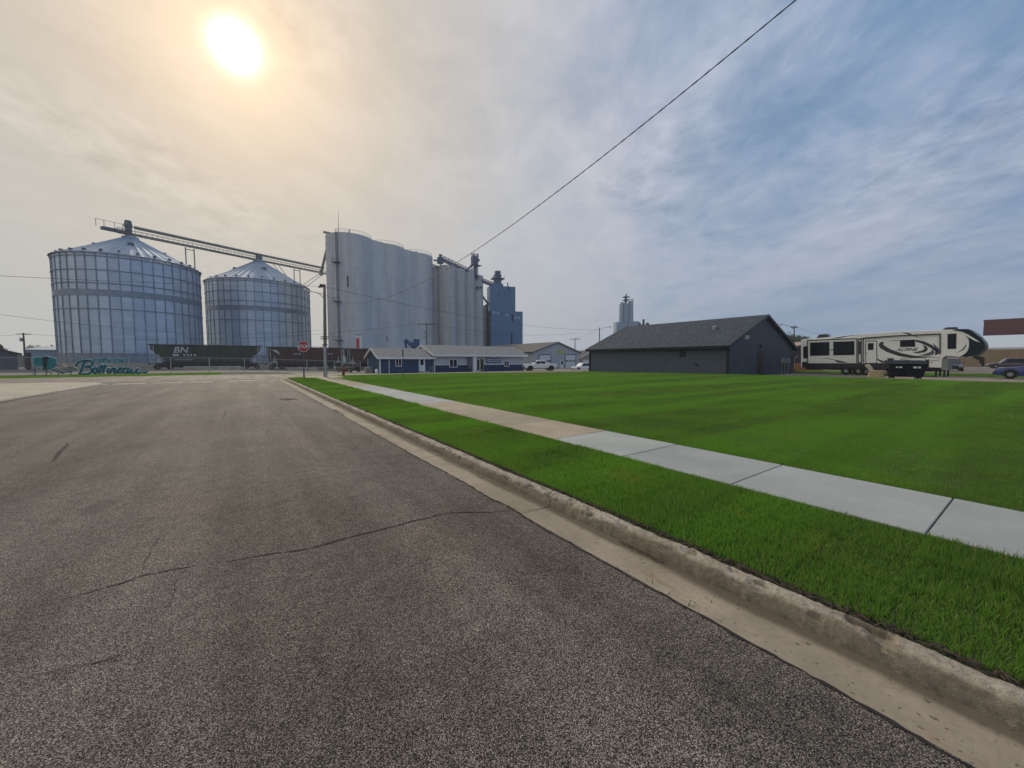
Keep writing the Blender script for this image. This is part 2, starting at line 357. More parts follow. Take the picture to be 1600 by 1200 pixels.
def mat_grass(name):
    m, N, L, p = nodes(name); g = N.new('ShaderNodeNewGeometry'); v = g.outputs['Position']
    at_ = N.new('ShaderNodeAttribute'); at_.attribute_name = 'tint'
    big = noi(N, L, mapv(N, L, v, (1, 1, 0)), .55, 6, .68, .4); mid = noi(N, L, mapv(N, L, v, (1, 1, 0)), 2.1, 3, .6)
    c = mixc(N, L, rng(N, L, big, .34, .66), (.060,.140,.030,1), (.118,.245,.040,1))
    c = mixc(N, L, rng(N, L, mid, .35, .7, 0, .5), c, (.115,.210,.040,1))
    strp = noi(N, L, mapv(N, L, v, (.05, .55, 0), (0, 0, R(12))), 1, 3, .5); c = mixc(N, L, rng(N, L, strp, .42, .60, 0, .75), c, (.135,.350,.036,1)); c = mixc(N, L, rng(N, L, noi(N, L, mapv(N, L, v, (1, 1, 0), (0,0,0), (7,3,0)), 1.1, 5, .65), .56, .72, 0, .6), c, (.23,.30,.06,1))
    c = mixc(N, L, mth(N, L, 'MULTIPLY', at_.outputs['Fac'], .5), c, (.15,.235,.045,1))
    dry = rng(N, L, at_.outputs['Fac'], .955, .965); c = mixc(N, L, mth(N, L, 'MULTIPLY', dry, .7), c, (.30,.25,.10,1))
    L.new(c, p.inputs['Base Color']); p.inputs['Roughness'].default_value = .55; p.inputs['Specular IOR Level'].default_value = .25
    tr = N.new('ShaderNodeBsdfTranslucent'); L.new(mixc(N, L, 1., c, (1.4, 1.45, .85, 1), 'MULTIPLY'), tr.inputs[0])
    mx = N.new('ShaderNodeMixShader'); mx.inputs[0].default_value = .42; L.new(p.outputs[0], mx.inputs[1]); L.new(tr.outputs[0], mx.inputs[2])
    out = [x for x in N if x.type == 'OUTPUT_MATERIAL'][0]; L.new(mx.outputs[0], out.inputs[0]); return m
def mat_leaf(name, c1, c2):
    m, N, L, p = nodes(name); g = N.new('ShaderNodeNewGeometry')
    f = noi(N, L, g.outputs['Position'], .9, 4, .6); c = mixc(N, L, rng(N, L, f, .35, .65), c4(c1), c4(c2))
    L.new(c, p.inputs['Base Color']); p.inputs['Roughness'].default_value = .6
    tr = N.new('ShaderNodeBsdfTranslucent'); L.new(c, tr.inputs[0]); mx = N.new('ShaderNodeMixShader'); mx.inputs[0].default_value = .3
    L.new(p.outputs[0], mx.inputs[1]); L.new(tr.outputs[0], mx.inputs[2])
    out = [x for x in N if x.type == 'OUTPUT_MATERIAL'][0]; L.new(mx.outputs[0], out.inputs[0]); return m
def mat_bin(name, nseg):
    """galvanised sheets: random tone per sheet stands in for uneven sky reflections"""
    m, N, L, p = nodes(name); tc = N.new('ShaderNodeTexCoord'); v = tc.outputs['Object']
    sep = N.new('ShaderNodeSeparateXYZ'); L.new(v, sep.inputs[0])
    a = mth(N, L, 'ARCTAN2', sep.outputs[1], sep.outputs[0]); ia = mth(N, L, 'FLOOR', mth(N, L, 'MULTIPLY', a, nseg/(2*PI)))
    iz = mth(N, L, 'FLOOR', mth(N, L, 'DIVIDE', sep.outputs[2], 1.12))
    w = N.new('ShaderNodeTexWhiteNoise'); w.noise_dimensions = '2D'; cb = N.new('ShaderNodeCombineXYZ'); L.new(ia, cb.inputs[0]); L.new(iz, cb.inputs[1]); L.new(cb.outputs[0], w.inputs['Vector'])
    w2 = N.new('ShaderNodeTexWhiteNoise'); w2.noise_dimensions = '1D'; L.new(ia, w2.inputs['W'])
    f = mth(N, L, 'ADD', mth(N, L, 'MULTIPLY', w.outputs[0], .5), mth(N, L, 'MULTIPLY', w2.outputs[0], .5))
    f = mth(N, L, 'ADD', mth(N, L, 'MULTIPLY', f, .6), mth(N, L, 'MULTIPLY', noi(N, L, mapv(N, L, v, (1, 1, .35)), .5, 5, .65), .4))
    c = mixc(N, L, rng(N, L, f, .2, .8), (.36,.45,.57,1), (.53,.62,.74,1))
    sm = mth(N, L, 'FRACT', mth(N, L, 'DIVIDE', sep.outputs[2], 1.12)); c = mixc(N, L, rng(N, L, sm, .93, .98, 0, .35), c, (.15,.18,.22,1))
    L.new(c, p.inputs['Base Color']); p.inputs['Metallic'].default_value = .5
    L.new(rng(N, L, w.outputs[0], 0, 1, .38, .55), p.inputs['Roughness'])
    h = mth(N, L, 'SINE', mth(N, L, 'MULTIPLY', sep.outputs[2], 2*PI/.28)); bmp(N, L, p, h, .35, .02)
    return m
def mat_silo(name, k=1.):
    m, N, L, p = nodes(name); tc = N.new('ShaderNodeTexCoord'); v = tc.outputs['Object']
    sep = N.new('ShaderNodeSeparateXYZ'); L.new(v, sep.inputs[0])
    a = noi(N, L, mapv(N, L, v, (1,1,.12)), .45, 6, .65, .3); b = noi(N, L, mapv(N, L, v, (.15,.15,1)), 1.2, 5, .7)
    c = mixc(N, L, rng(N, L, a, .3, .7), c4((.48,.515,.55), k*.88), c4((.56,.595,.62), k*1.04)); c = mixc(N, L, rng(N, L, b, .4, .7, 0, .3), c, c4((.46,.465,.465), k*.85))
    fr = mth(N, L, 'FRACT', mth(N, L, 'DIVIDE', sep.outputs[2], 1.22)); c = mixc(N, L, rng(N, L, fr, .93, .99, 0, .14), c, (.2,.2,.19,1))
    st = noi(N, L, mapv(N, L, v, (1,1,.03)), 1.1, 4, .7); c = mixc(N, L, rng(N, L, st, .56, .78, 0, .35), c, c4((.30,.28,.25), k))
    L.new(c, p.inputs['Base Color']); p.inputs['Roughness'].default_value = .9; return m

mt = {}
mt['asphalt'] = mat_asphalt('asphalt_chip', 1.18, (1, .955, .925))
mt['cross'] = mat_asphalt('asphalt_worn', 1.75, (1.0, .93, .86))
mt['gutter'] = mat_concrete('gutter_concrete', (.325,.275,.205), .22, True, .35)
mt['kerbc'] = mat_kerb('kerb_concrete')
mt['walk_new'] = mat_concrete('sidewalk_new', (.36,.38,.37), .10, False, .12, slab=1.5)
mt['walk_old'] = mat_concrete('sidewalk_old', (.37,.315,.23), .18, False, .30, slab=1.5)
mt['apron'] = mat_concrete('apron_concrete', (.40,.36,.29), .2, False, .3)
mt['crack'] = M('crack_dark', (.022,.020,.019), .95, var=.3, scale=20)  # plain near-black for cracks, joints, the asphalt patch and the walk bed
mt['soil'] = mat_ground('soil_under_grass', (.045,.038,.022), (.035,.055,.016), 6)
mt['gravel'] = mat_ground('gravel', (.23,.19,.15), (.36,.31,.25), 2.5)
mt['yard'] = mat_ground('yard_dirt', (.15,.14,.12), (.24,.22,.19), 1.2)
mt['farland'] = mat_ground('far_grassland', (.05,.09,.02), (.12,.13,.06), .3)
mt['grass'] = mat_grass('grass_blades')
mt['paint_line'] = M('worn_white_paint', (.58,.56,.52), .8, var=.3, scale=6)
mt['bin'] = mat_bin('galvanised_wall', 44)
mt['binroof'] = M('galvanised_roof', (.29,.37,.48), .6, .3, var=.15, scale=.5)
mt['steel_dark'] = M('dark_weathered_steel', (.10,.13,.17), .6, .5, var=.25)
mt['band'] = M('wind_ring_steel', (.21,.26,.34), .55, .6, var=.2, scale=.6)
mt['galv'] = M('galvanised_steel', (.36,.38,.40), .45, .7, var=.15)
mt['convey'] = M('conveyor_steel', (.22,.22,.21), .6, .4, var=.3, scale=.6)
mt['silo'] = mat_silo('slipform_concrete'); mt['silo_b'] = mat_silo('old_slipform_concrete', .80)
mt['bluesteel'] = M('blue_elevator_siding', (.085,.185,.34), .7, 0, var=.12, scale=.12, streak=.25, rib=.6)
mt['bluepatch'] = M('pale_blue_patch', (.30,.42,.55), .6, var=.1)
mt['bluedark'] = M('shaded_blue_siding', (.06,.085,.12), .95, 0, var=.15, scale=.2, spec=.03)  # elevator blue with the shade of its left side put into the colour
mt['navyequip'] = M('leg_steel', (.06,.10,.18), .6, .2, var=.25)
mt['bluepaint'] = M('blue_machine_paint', (.03,.085,.20), .6, var=.2)
mt['offblue'] = M('office_blue_siding', (.018,.060,.130), .75, var=.08, rib=.4)
mt['offnavy'] = M('office_navy_siding', (.010,.030,.095), .75, var=.08, rib=.4)
mt['offwhite'] = M('office_pale_siding', (.42,.47,.52), .6, var=.05, rib=.4)
mt['white'] = M('white_trim', (.66,.69,.72), .5, var=.04)
mt['shingle_g'] = M('grey_shingles', (.20,.21,.22), .9, var=.25, scale=4, brick=dict(w=.3, h=.16, m=.01, mc=.6))
mt['shingle_d'] = M('dark_shingles', (.044,.060,.080), .92, var=.5, scale=3, brick=dict(w=.33, h=.14, m=.008, a=.55, mc=.5, rot=(0,0,PI/2)))
mt['shingle_b'] = M('brown_shingles', (.13,.125,.12), .92, var=.3, scale=3, brick=dict(w=.33, h=.16, m=.01, mc=.5, rot=(0,0,PI/2)))
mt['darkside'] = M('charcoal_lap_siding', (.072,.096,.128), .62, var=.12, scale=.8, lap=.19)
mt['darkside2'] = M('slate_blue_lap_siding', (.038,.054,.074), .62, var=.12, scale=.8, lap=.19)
mt['darktrim'] = M('black_trim', (.012,.014,.017), .5, var=.1)
mt['door_dark'] = M('black_door_paint', (.010,.011,.013), .4, var=.1)
mt['greyside'] = M('grey_metal_siding', (.36,.41,.45), .6, .1, var=.05, rib=.35)
mt['doorwhite'] = M('overhead_door_white', (.55,.60,.66), .5, var=.04, lap=.55)
mt['glass'] = M('dark_window_glass', (.012,.016,.022), .08, 0, var=.2, spec=.12)
mt['doorglass'] = M('entry_glass', (.05,.045,.035), .1, var=.6, scale=3, spec=.15)
mt['signnavy'] = M('sign_navy', (.05,.10,.19), .5, var=.1)
mt['signwhite'] = M('sign_white', (.72,.74,.75), .5, var=.03)
mt['wood'] = M('weathered_pole_wood', (.20,.175,.15), .9, var=.25, scale=2, streak=.5, bump=.5)
mt['wood_dark'] = M('dark_pole_wood', (.10,.085,.07), .9, var=.25, scale=2, streak=.3)
mt['alu'] = M('lamp_aluminium', (.52,.53,.54), .4, .6, var=.05)
mt['red_sign'] = M('stop_sign_red', (.36,.035,.045), .45, var=.06)
mt['hyd'] = M('hydrant_red', (.20,.05,.03), .6, var=.25, scale=8)
mt['rgreen'] = M('railcar_green', (.035,.050,.040), .7, var=.2, scale=.4, streak=.5, rib=1.05, ribdir='x')
mt['rbrown'] = M('railcar_brown', (.075,.032,.030), .7, var=.2, scale=.4, streak=.5, rib=1.05, ribdir='x')
mt['rblack'] = M('railcar_underframe', (.018,.018,.020), .8, var=.3)
mt['rwhite'] = M('railcar_pale_paint', (.42,.45,.46), .7, var=.25, scale=3)
mt['cable'] = M('cable_black', (.03,.032,.036), .6, var=.1)
mt['cable_l'] = M('cable_grey', (.42,.42,.42), .45, .3, var=.1)
mt['teal'] = M('sign_teal', (.010,.20,.21), .4, var=.1); mt['tealdark'] = M('sign_deep_teal', (.008,.085,.14), .4, var=.15)
mt['tealpale'] = M('sign_outline', (.16,.46,.48), .4, var=.05); mt['palewhite'] = M('sign_outline_white', (.55,.63,.65), .4, var=.05)
mt['signblack'] = M('sign_black', (.012,.018,.025), .5, var=.1)
mt['cream'] = M('camper_cream', (.86,.87,.83), .35, var=.04, coat=.4)
mt['cream2'] = M('camper_slide_cream', (.80,.81,.77), .38, var=.04, coat=.4)
mt['rvblack'] = M('camper_black', (.012,.014,.019), .3, var=.1, coat=.4)
mt['rvcap'] = M('camper_front_cap', (.010,.024,.032), .35, var=.15, spec=.2)
mt['rvpurple'] = M('camper_graphic_grey', (.10,.10,.16), .4, var=.1)
mt['rvgrey'] = M('camper_grey', (.25,.26,.25), .5, var=.1)
mt['tyre'] = M('tyre_rubber', (.014,.014,.015), .85, var=.2); mt['rim'] = M('alloy_rim', (.30,.31,.33), .4, .8, var=.05)
mt['carwhite'] = M('white_car_paint', (.70,.73,.76), .3, var=.03, coat=.8)
mt['carblue'] = M('blue_car_paint', (.015,.035,.20), .25, .2, var=.08, coat=.9); mt['carblack'] = M('black_car_paint', (.010,.011,.014), .25, var=.1, coat=.9)
mt['carmaroon'] = M('dark_car_paint', (.030,.018,.030), .3, var=.1, coat=.8)
mt['dump'] = M('dumpster_black', (.014,.017,.024), .75, var=.25, scale=2, spec=.12); mt['fabric'] = M('tan_upholstery', (.42,.34,.23), .9, var=.15, scale=6); mt['fabric2'] = M('pale_upholstery', (.50,.45,.37), .9, var=.12, scale=6)
mt['tanbrick'] = M('tan_brick', (.27,.20,.12), .9, var=.12, scale=.8, lap=.2)
mt['redbrick'] = M('red_brick', (.125,.048,.048), .9, var=.12, scale=.8, lap=.5)
mt['roofwhite'] = M('pale_metal_roof', (.60,.66,.72), .5, .2, var=.04, rib=.6)
mt['maroon'] = M('maroon_siding', (.035,.025,.035), .7, var=.1, lap=.25); mt['tanroof'] = M('tan_roof', (.33,.26,.22), .9, var=.15)
mt['orange'] = M('orange_board', (.38,.15,.06), .8, var=.15)
mt['shed'] = M('shed_metal', (.26,.34,.44), .55, .4, var=.08, rib=.4); mt['house_dark'] = M('old_dark_siding', (.10,.105,.12), .8, var=.15, lap=.25)
mt['house_tan'] = M('tan_siding', (.30,.26,.22), .8, var=.15); mt['ballast'] = mat_ground('track_ballast', (.09,.085,.08), (.17,.16,.15), 4)
mt['leaf'] = mat_leaf('broadleaf', (.022,.050,.014), (.050,.090,.024)); mt['needle'] = mat_leaf('conifer', (.012,.028,.016), (.025,.045,.022)); mt['bark'] = M('bark', (.09,.07,.05), .9, var=.3)
mt['weed'] = mat_leaf('weed_leaf', (.05,.09,.02), (.09,.13,.03)); mt['debris'] = M('leaf_litter', (.055,.042,.028), .95, var=.5, scale=30)
mt['green_sign'] = M('sign_green', (.30,.40,.16), .6, var=.1); mt['flagred'] = M('flag_red', (.42,.05,.06), .7, var=.1)

# ------------------------------------------------------------------ ground, streets, kerb, sidewalk
def sheet(name, x0, x1, y0, y1, dz, mat, step=2., parent=None):
    nx = max(1, int(round((x1-x0)/step))); ny = max(1, int(round((y1-y0)/step))); mb = MB()
    for j in range(ny+1):
        for i in range(nx+1):
            x = x0+(x1-x0)*i/nx; y = y0+(y1-y0)*j/ny; mb.v.append((x, y, H(x, y)+dz))
    for j in range(ny):
        for i in range(nx): a = j*(nx+1)+i; mb.f.append((a, a+1, a+nx+2, a+nx+1))
    return struct(mb.build(name, mat, parent, smooth='nofix'))
def ground():
    """one sheet to the horizon, fine where the land slopes"""
    xs = [-3000, -800, -250, -120, -70]+[x for x in range(-48, 100, 4)]+[110, 140, 200, 400, 1200, 3000]
    ys = [-1500, -400, -120, -60]+[y for y in range(-40, 112, 4)]+[125, 150, 200, 320, 700, 1500, 3500]
    mb = MB()
    for y in ys:
        for x in xs: mb.v.append((x, y, H(x, y)-.10))
    n = len(xs)
    for j in range(len(ys)-1):
        for i in range(n-1): a = j*n+i; mb.f.append((a, a+1, a+n+1, a+n))
    return struct(mb.build('ground', mt['yard'], smooth='nofix'))
ground()
EX, RC, YC, YS = 2.16, 3.4, 33.0, 36.4          # gutter edge x, corner radius, corner start y, street edge y
sheet('road', -7.0, EX, -40, YC, 0.0, mt['asphalt'], 2.)
# intersection throat with rounded corners, then the cross street
def throat():
    mb = MB(); rows = []
    for k in range(13):
        t = k/12*PI/2; xr = EX+RC-RC*math.cos(t); y = YC+RC*math.sin(t); xl = -7.0-(RC-RC*math.cos(t)); rows.append((xl, xr, y))
    for xl, xr, y in rows:
        for i in range(9): x = xl+(xr-xl)*i/8; mb.v.append((x, y, H(x, y)))
    for j in range(12):
        for i in range(8): a = j*9+i; mb.f.append((a, a+1, a+10, a+9))
    struct(mb.build('road', mt['asphalt'], smooth='nofix'))
throat()
sheet('cross_street', -160, 200, YS, 48.4, .0, mt['cross'], 3.)
# worn white bar across the mouth of the road
mb = MB(); x = -11.5
while x < 1.9:
    w = random.uniform(1.0, 2.1); y0 = 33.1+random.uniform(-.03, .03)
    mb.box(x, min(x+w, 2.0), y0, y0+.42, .004, .0045) ; x += w+random.uniform(.25, .9)
struct(mb.build('road_marking', mt['paint_line']))
PROF_G = [(0, .0), (.08, -.004), (.22, -.009), (.378, -.010)]
PROF_K = [(.375, -.03), (.378, -.005), (.381, .015), (.385, .033), (.390, .050), (.395, .066), (.402, .080), (.412, .092), (.426, .100), (.447, .105), (.475, .107), (.505, .106), (.519, .096), (.522, -.05)]
def pathpt(s, d):
    """point at arc length s along the gutter edge, offset d towards the lawn"""
    Y0 = -14.0; L1 = YC-Y0; L2 = RC*PI/2
    if s < L1: return EX+d, Y0+s
    s -= L1
    if s < L2: t = s/RC; return EX+RC-(RC-d)*math.cos(t), YC+(RC-d)*math.sin(t)
    return EX+RC+(s-L2), YS-d
def sweep(name, prof, mat, rough, s1=120.):
    rnd = random.Random(3); mb = MB(); s = 0.; ss_ = []
    while s < s1: ss_.append(s); s += .028 if 12 < s < 24 else (.12 if s < 36 else (.4 if s < 56 else 2.))
    joints = [14+.35+2.6*k for k in range(1, 20)]; ss_ = sorted(ss_+[j+e for j in joints for e in (-.007, -.0025, .0025, .007) if j+e > 0])
    import mathutils.noise as mn
    for s in ss_:
        x0, y0 = pathpt(s, 0); z0 = H(x0, y0); jd = min(abs(s-j) for j in joints)
        for i, (d, z) in enumerate(prof):
            n1 = mn.fractal(Vector((s*2.2, d*9, 1.7)), 1., 2., 4); n2 = mn.noise(Vector((s*14, d*30, 5)))
            n3 = mn.noise(Vector((s*45, d*60, 9)))
            dd = d+(n1*.012+n2*.006+n3*.004)*rough; zz = z+(n1*.006+n2*.005+n3*.003)*rough*(1 if 0 < i < len(prof)-1 else .3)
            if rough > .5 and 4 < i < 11: n4 = mn.fractal(Vector((s*5.5, d*14, 8.3)), 1., 2., 5); c_ = max(0, n4-.22); zz -= c_*.05; dd += c_*.035
            if jd < .004: zz -= .02 if rough > .5 else .008; dd += .018 if rough > .5 and i < 9 else .0
            x, y = pathpt(s, dd); mb.v.append((x, y, z0+zz))
    k = len(prof)
    for a in range(len(ss_)-1):
        for i in range(k-1): q = a*k+i; mb.f.append((q, q+k, q+k+1, q+1))
    return struct(mb.build(name, mat, smooth=False))
sweep('gutter', PROF_G, mt['gutter'], .25); sweep('kerb', PROF_K, mt['kerbc'], 1.)
# gutter joints and cracks in the asphalt: thin ragged dark lines
def crack(pts, w, z=.003, seed=1, name='road_crack', amp=.03):
    rnd = random.Random(seed); P = []
    for (ax, ay), (bx, by) in zip(pts, pts[1:]):
        L_ = math.hypot(bx-ax, by-ay); n = max(2, int(L_/.04)); nx, ny = -(by-ay)/L_, (bx-ax)/L_
        for k in range(n): t = k/n; P.append((ax+(bx-ax)*t, ay+(by-ay)*t, nx, ny))
    P.append((*pts[-1], nx, ny)); mb = MB(); o = 0
    for i, (x, y, nx, ny) in enumerate(P):
        o += rnd.uniform(-1, 1)*amp*.35; o *= .93; ww = w*rnd.uniform(.25, 1.4)*min(1, (len(P)-1-i)/12+.1, i/12+.1)
        mb.v += [(x+nx*(o+ww), y+ny*(o+ww), H(x, y)+z), (x+nx*(o-ww), y+ny*(o-ww), H(x, y)+z)]
    for i in range(len(P)-1): a = 2*i; mb.f.append((a, a+2, a+3, a+1))
    return struct(mb.build(name, mt['crack'], smooth='nofix'))
def G(px, py, z=0): r, f = ray(px, py); s = (z-EYE)/r.z; return (r.x*s, r.y*s)
crack([G(340, 880), G(470, 860), G(600, 828), G(700, 804), G(800, 797)], .012, seed=2)
crack([G(60, 945), G(180, 915), G(225, 900), G(340, 880)], .009, seed=3)
crack([G(0, 1070), G(60, 1053), G(170, 1030), G(240, 1003)], .006, seed=4)
crack([G(222, 900), G(235, 865), G(250, 835)], .005, seed=5); crack([G(270, 960), G(285, 905), G(305, 875)], .004, seed=15)
crack([G(80, 722), G(95, 706), G(108, 692)], .03, seed=6)
crack([G(782, 652), G(785, 690), G(788, 705)], .004, seed=7); crack([G(355, 640), G(350, 655)], .012, seed=8); crack([G(240, 672), G(360, 664)], .006, seed=9)
crack([G(430, 664), G(480, 662)], .03, seed=10)
for j in range(1, 14): y = .35+2.6*j; crack([(EX+.01, y+.06), (EX+.2, y+.02), (EX+.375, y)], .006, z=-.004, seed=20+j, name='gutter_joint', amp=.015)
crack([(EX-.005, y) for y in (-10, 0, 10, 22, 33)], .011, z=.004, seed=50, name='gutter_seam', amp=.022)
# darker tar blotches and a pothole rim by the gutter
def blotch(c, rx, ry, z, mat, name, seed):
    rnd = random.Random(seed); n = 26; mb = MB(); mb.v.append((c[0], c[1], H(*c)+z))
    for k in range(n):
        t = 2*PI*k/n; q = rnd.uniform(.6, 1.15); mb.v.append((c[0]+rx*q*math.cos(t), c[1]+ry*q*math.sin(t), H(*c)+z))
    mb.f = [(0, 1+k, 1+(k+1) % n) for k in range(n)]; return struct(mb.build(name, mat, smooth='nofix'))
p_ = G(1015, 866); blotch(p_, .05, .16, -.0085, mt['debris'], 'gutter_silt', 4); p_ = G(985, 852); blotch(p_, .035, .12, -.0080, mt['debris'], 'gutter_silt', 6)
p_ = G(450, 624); blotch(p_, .35, .5, .0035, mt['crack'], 'asphalt_patch', 8)
SX0, SX1 = 4.33, 5.68
def slabs(name, ys, mat):
    mb = MB(); rnd = random.Random(5)
    for y0, y1 in ys:
        g = .006; za, zb = .138+rnd.uniform(-.002, .003), .138+rnd.uniform(-.002, .003); e = .004
        xs = [SX0, SX0+e, SX1-e, SX1]; yy = [y0+g, y0+g+e, y1-g-e, y1-g]
        o = len(mb.v)
        for j, y in enumerate(yy):
            for i, x in enumerate(xs):
                edge = i in (0, 3) or j in (0, 3); mb.v.append((x, y, (za if j < 2 else zb)-(.006 if edge else 0)))
        for j in range(3):
            for i in range(3): a = o+j*4+i; mb.f.append((a, a+1, a+5, a+4))
        ring = [o+i for i in range(4)]+[o+7, o+11, o+15, o+14, o+13, o+12, o+8, o+4]; b = len(mb.v)
        for r_ in ring: q = mb.v[r_]; mb.v.append((q[0], q[1], 0.0))
        for i in range(12): mb.f.append((ring[i], ring[(i+1) % 12], b+(i+1) % 12, b+i))
    return struct(mb.build(name, mat, smooth='nofix'))
J = [.54+1.47*k for k in range(-10, 4)]+[4.95+1.6*k for k in range(1, 5)]+[11.35+1.5*k for k in range(1, 7)]+[20.35+1.5*k for k in range(1, 8)]
seg = list(zip(J, J[1:]))
slabs('sidewalk', [s for s in seg if s[1] < 5.0], mt['walk_new']); slabs('sidewalk', [s for s in seg if 4.9 < s[0] < 11.0], mt['walk_old'])
slabs('sidewalk', [s for s in seg if 11. < s[0] < 20.0], mt['walk_new']); slabs('sidewalk', [s for s in seg if 20. < s[0] < 30.5], mt['walk_old'])
mb = MB(); mb.box(SX0-.02, SX1+.02, -14, 31.2, -.05, .09); struct(mb.build('sidewalk_bed', mt['crack']))
mb = MB(); mb.add([(3.0, 32.1, .128), (8.5, 32.1, .128), (8.5, 32.9, .12), (3.4, 32.9, .12)], [(0,1,2,3)])
# corner pad where the walk meets the street
mb = MB(); pts = [(SX0-.3, 30.9), (6.2, 30.9), (6.6, 33.6), (5.9, 35.7), (4.9, 35.55), (3.9, 35.05), (3.2, 34.1)]
mb.prism([(x, y, 0) for x, y in pts], (0, 0, 0), (0, 0, .139)); struct(mb.build('corner_pad', mt['walk_old']))
# soil beds under the grass
def soil(x0, x1, y0, y1, z):
    nx, ny = max(1, int((x1-x0)/2)), max(1, int((y1-y0)/2)); mb = MB()
    for j in range(ny+1):
        for i in range(nx+1): x, y = x0+(x1-x0)*i/nx, y0+(y1-y0)*j/ny; mb.v.append((x, y, H(x, y)+z))
    for j in range(ny):
        for i in range(nx): a = j*(nx+1)+i; mb.f.append((a, a+1, a+nx+2, a+nx+1))
    struct(mb.build('lawn_soil', mt['soil'], smooth='nofix'))
soil(EX+.505, SX0-.02, -14, 32.0, .100); soil(SX1+.02, 38.0, -14, 35.75, .118); soil(EX+.9, SX0-.3, 32.0, 33.9, .118)
sheet('gravel_lot', 38.0, 60.0, -14, 16.5, -.02, mt['gravel'], 2.)
sheet('gravel_lot', 5.0, 62.0, 48.4, 57.2, -.01, mt['gravel'], 2.)
sheet('gravel_lot', 36.0, 80.0, 57.2, 68.0, -.01, mt['gravel'], 2.)
sheet('verge_ground', -60, 5.0, 48.4, 60.0, -.02, mt['soil'], 3.)
sheet('back_street', 62, 130, -60, 60, -.03, mt['cross'], 8.)
# pale concrete apron on the far side of the road
mb = MB(); yy = [-14, 0, 10, 18, 24, 29, 33]+[33+RC*math.sin(k/10*PI/2) for k in range(1, 11)]
xe = [-7.0+.06*math.sin(k*1.3) for k in range(7)]+[-7.0-(RC-RC*math.cos(k/10*PI/2)) for k in range(1, 11)]
for y, x in zip(yy, xe): mb.v += [(x-.02, y, .004), (x-.06, y, .055), (x-.5, y, .07), (-60, y, .08)]
for j in range(len(yy)-1):
    for i in range(3): a = j*4+i; mb.f.append((a, a+1, a+5, a+4))
struct(mb.build('concrete_apron', mt['apron'], smooth='nofix'))

# ------------------------------------------------------------------ grass: blades in tiles, many tiles of one object
def blades(size, n, hmin, hmax, w, seed, lean=.5, nseg=2):
    rnd = random.Random(seed); V = []; F = []; T = []
    for _ in range(n):
        x, y = rnd.uniform(-size/2, size/2), rnd.uniform(-size/2, size/2); h = rnd.uniform(hmin, hmax)*(1 if rnd.random() < .93 else 1.35)
        a = rnd.uniform(0, 2*PI); dx, dy = math.cos(a), math.sin(a); l = rnd.uniform(.05, lean)*h; b = rnd.uniform(0, 2*PI); sx, sy = math.cos(b)*w/2, math.sin(b)*w/2
        o = len(V); t = rnd.random(); k = 1.1 if h > hmax else 1.
        V += [(x-sx, y-sy, -.01), (x+sx, y+sy, -.01)]
        V += [(x-sx*.9+dx*l*.35, y-sy*.9+dy*l*.35, h*.55), (x+sx*.9+dx*l*.35, y+sy*.9+dy*l*.35, h*.55), (x+dx*l*k, y+dy*l*k, h*.97)]
        F += [(o, o+1, o+3, o+2), (o+2, o+3, o+4)]; T += [t]*5
    return V, F, T
def gn_instances():
    ng = bpy.data.node_groups.new('tile_scatter', 'GeometryNodeTree')
    ng.interface.new_socket('Geometry', in_out='INPUT', socket_type='NodeSocketGeometry'); ng.interface.new_socket('Geometry', in_out='OUTPUT', socket_type='NodeSocketGeometry')
    N, L = ng.nodes, ng.links; gi, go = N.new('NodeGroupInput'), N.new('NodeGroupOutput')
    a = N.new('GeometryNodeInputNamedAttribute'); a.data_type = 'BOOLEAN'; a.inputs[0].default_value = 'is_pt'
    r = N.new('GeometryNodeInputNamedAttribute'); r.data_type = 'FLOAT_VECTOR'; r.inputs[0].default_value = 'tile_rot'
    s_ = N.new('GeometryNodeInputNamedAttribute'); s_.data_type = 'FLOAT_VECTOR'; s_.inputs[0].default_value = 'tile_scale'
    sp = N.new('GeometryNodeSeparateGeometry'); sp.domain = 'POINT'; L.new(gi.outputs[0], sp.inputs[0]); L.new(a.outputs[0], sp.inputs[1])
    ip = N.new('GeometryNodeInstanceOnPoints'); L.new(sp.outputs[0], ip.inputs['Points']); L.new(sp.outputs[1], ip.inputs['Instance'])
    er = N.new('FunctionNodeEulerToRotation'); L.new(r.outputs[0], er.inputs[0]); L.new(er.outputs[0], ip.inputs['Rotation']); L.new(s_.outputs[0], ip.inputs['Scale'])
    L.new(ip.outputs[0], go.inputs[0]); return ng
NG = gn_instances()
def grass_field(name, label, tiles, size, n, hmin, hmax, w, seed, lean=.5):
    """tiles: (x, y, z, rot, sx, sy, sz)"""
    V, F, T = blades(size, n, hmin, hmax, w, seed, lean); nb = len(V)
    V = V+[(t[0], t[1], t[2]) for t in tiles]
    me = bpy.data.meshes.new(name); me.from_pydata(V, [], F); me.materials.append(mt['grass'])
    a = me.attributes.new('tint', 'FLOAT', 'POINT'); a.data.foreach_set('value', T+[0.]*len(tiles))
    a = me.attributes.new('is_pt', 'BOOLEAN', 'POINT'); a.data.foreach_set('value', [False]*nb+[True]*len(tiles))
    fl = [0.]*(3*nb); sl = [1.]*(3*nb)
    for t in tiles: fl += [0., 0., t[3]]; sl += [t[4], t[5], t[6]]
    a = me.attributes.new('tile_rot', 'FLOAT_VECTOR', 'POINT'); a.data.foreach_set('vector', fl)
    a = me.attributes.new('tile_scale', 'FLOAT_VECTOR', 'POINT'); a.data.foreach_set('vector', sl)
    o = bpy.data.objects.new(name, me); COL.objects.link(o); md = o.modifiers.new('scatter', 'NODES'); md.node_group = NG
    o['kind'] = 'stuff'; o['label'] = label; o['category'] = 'grass'; return o
rnd = random.Random(11)
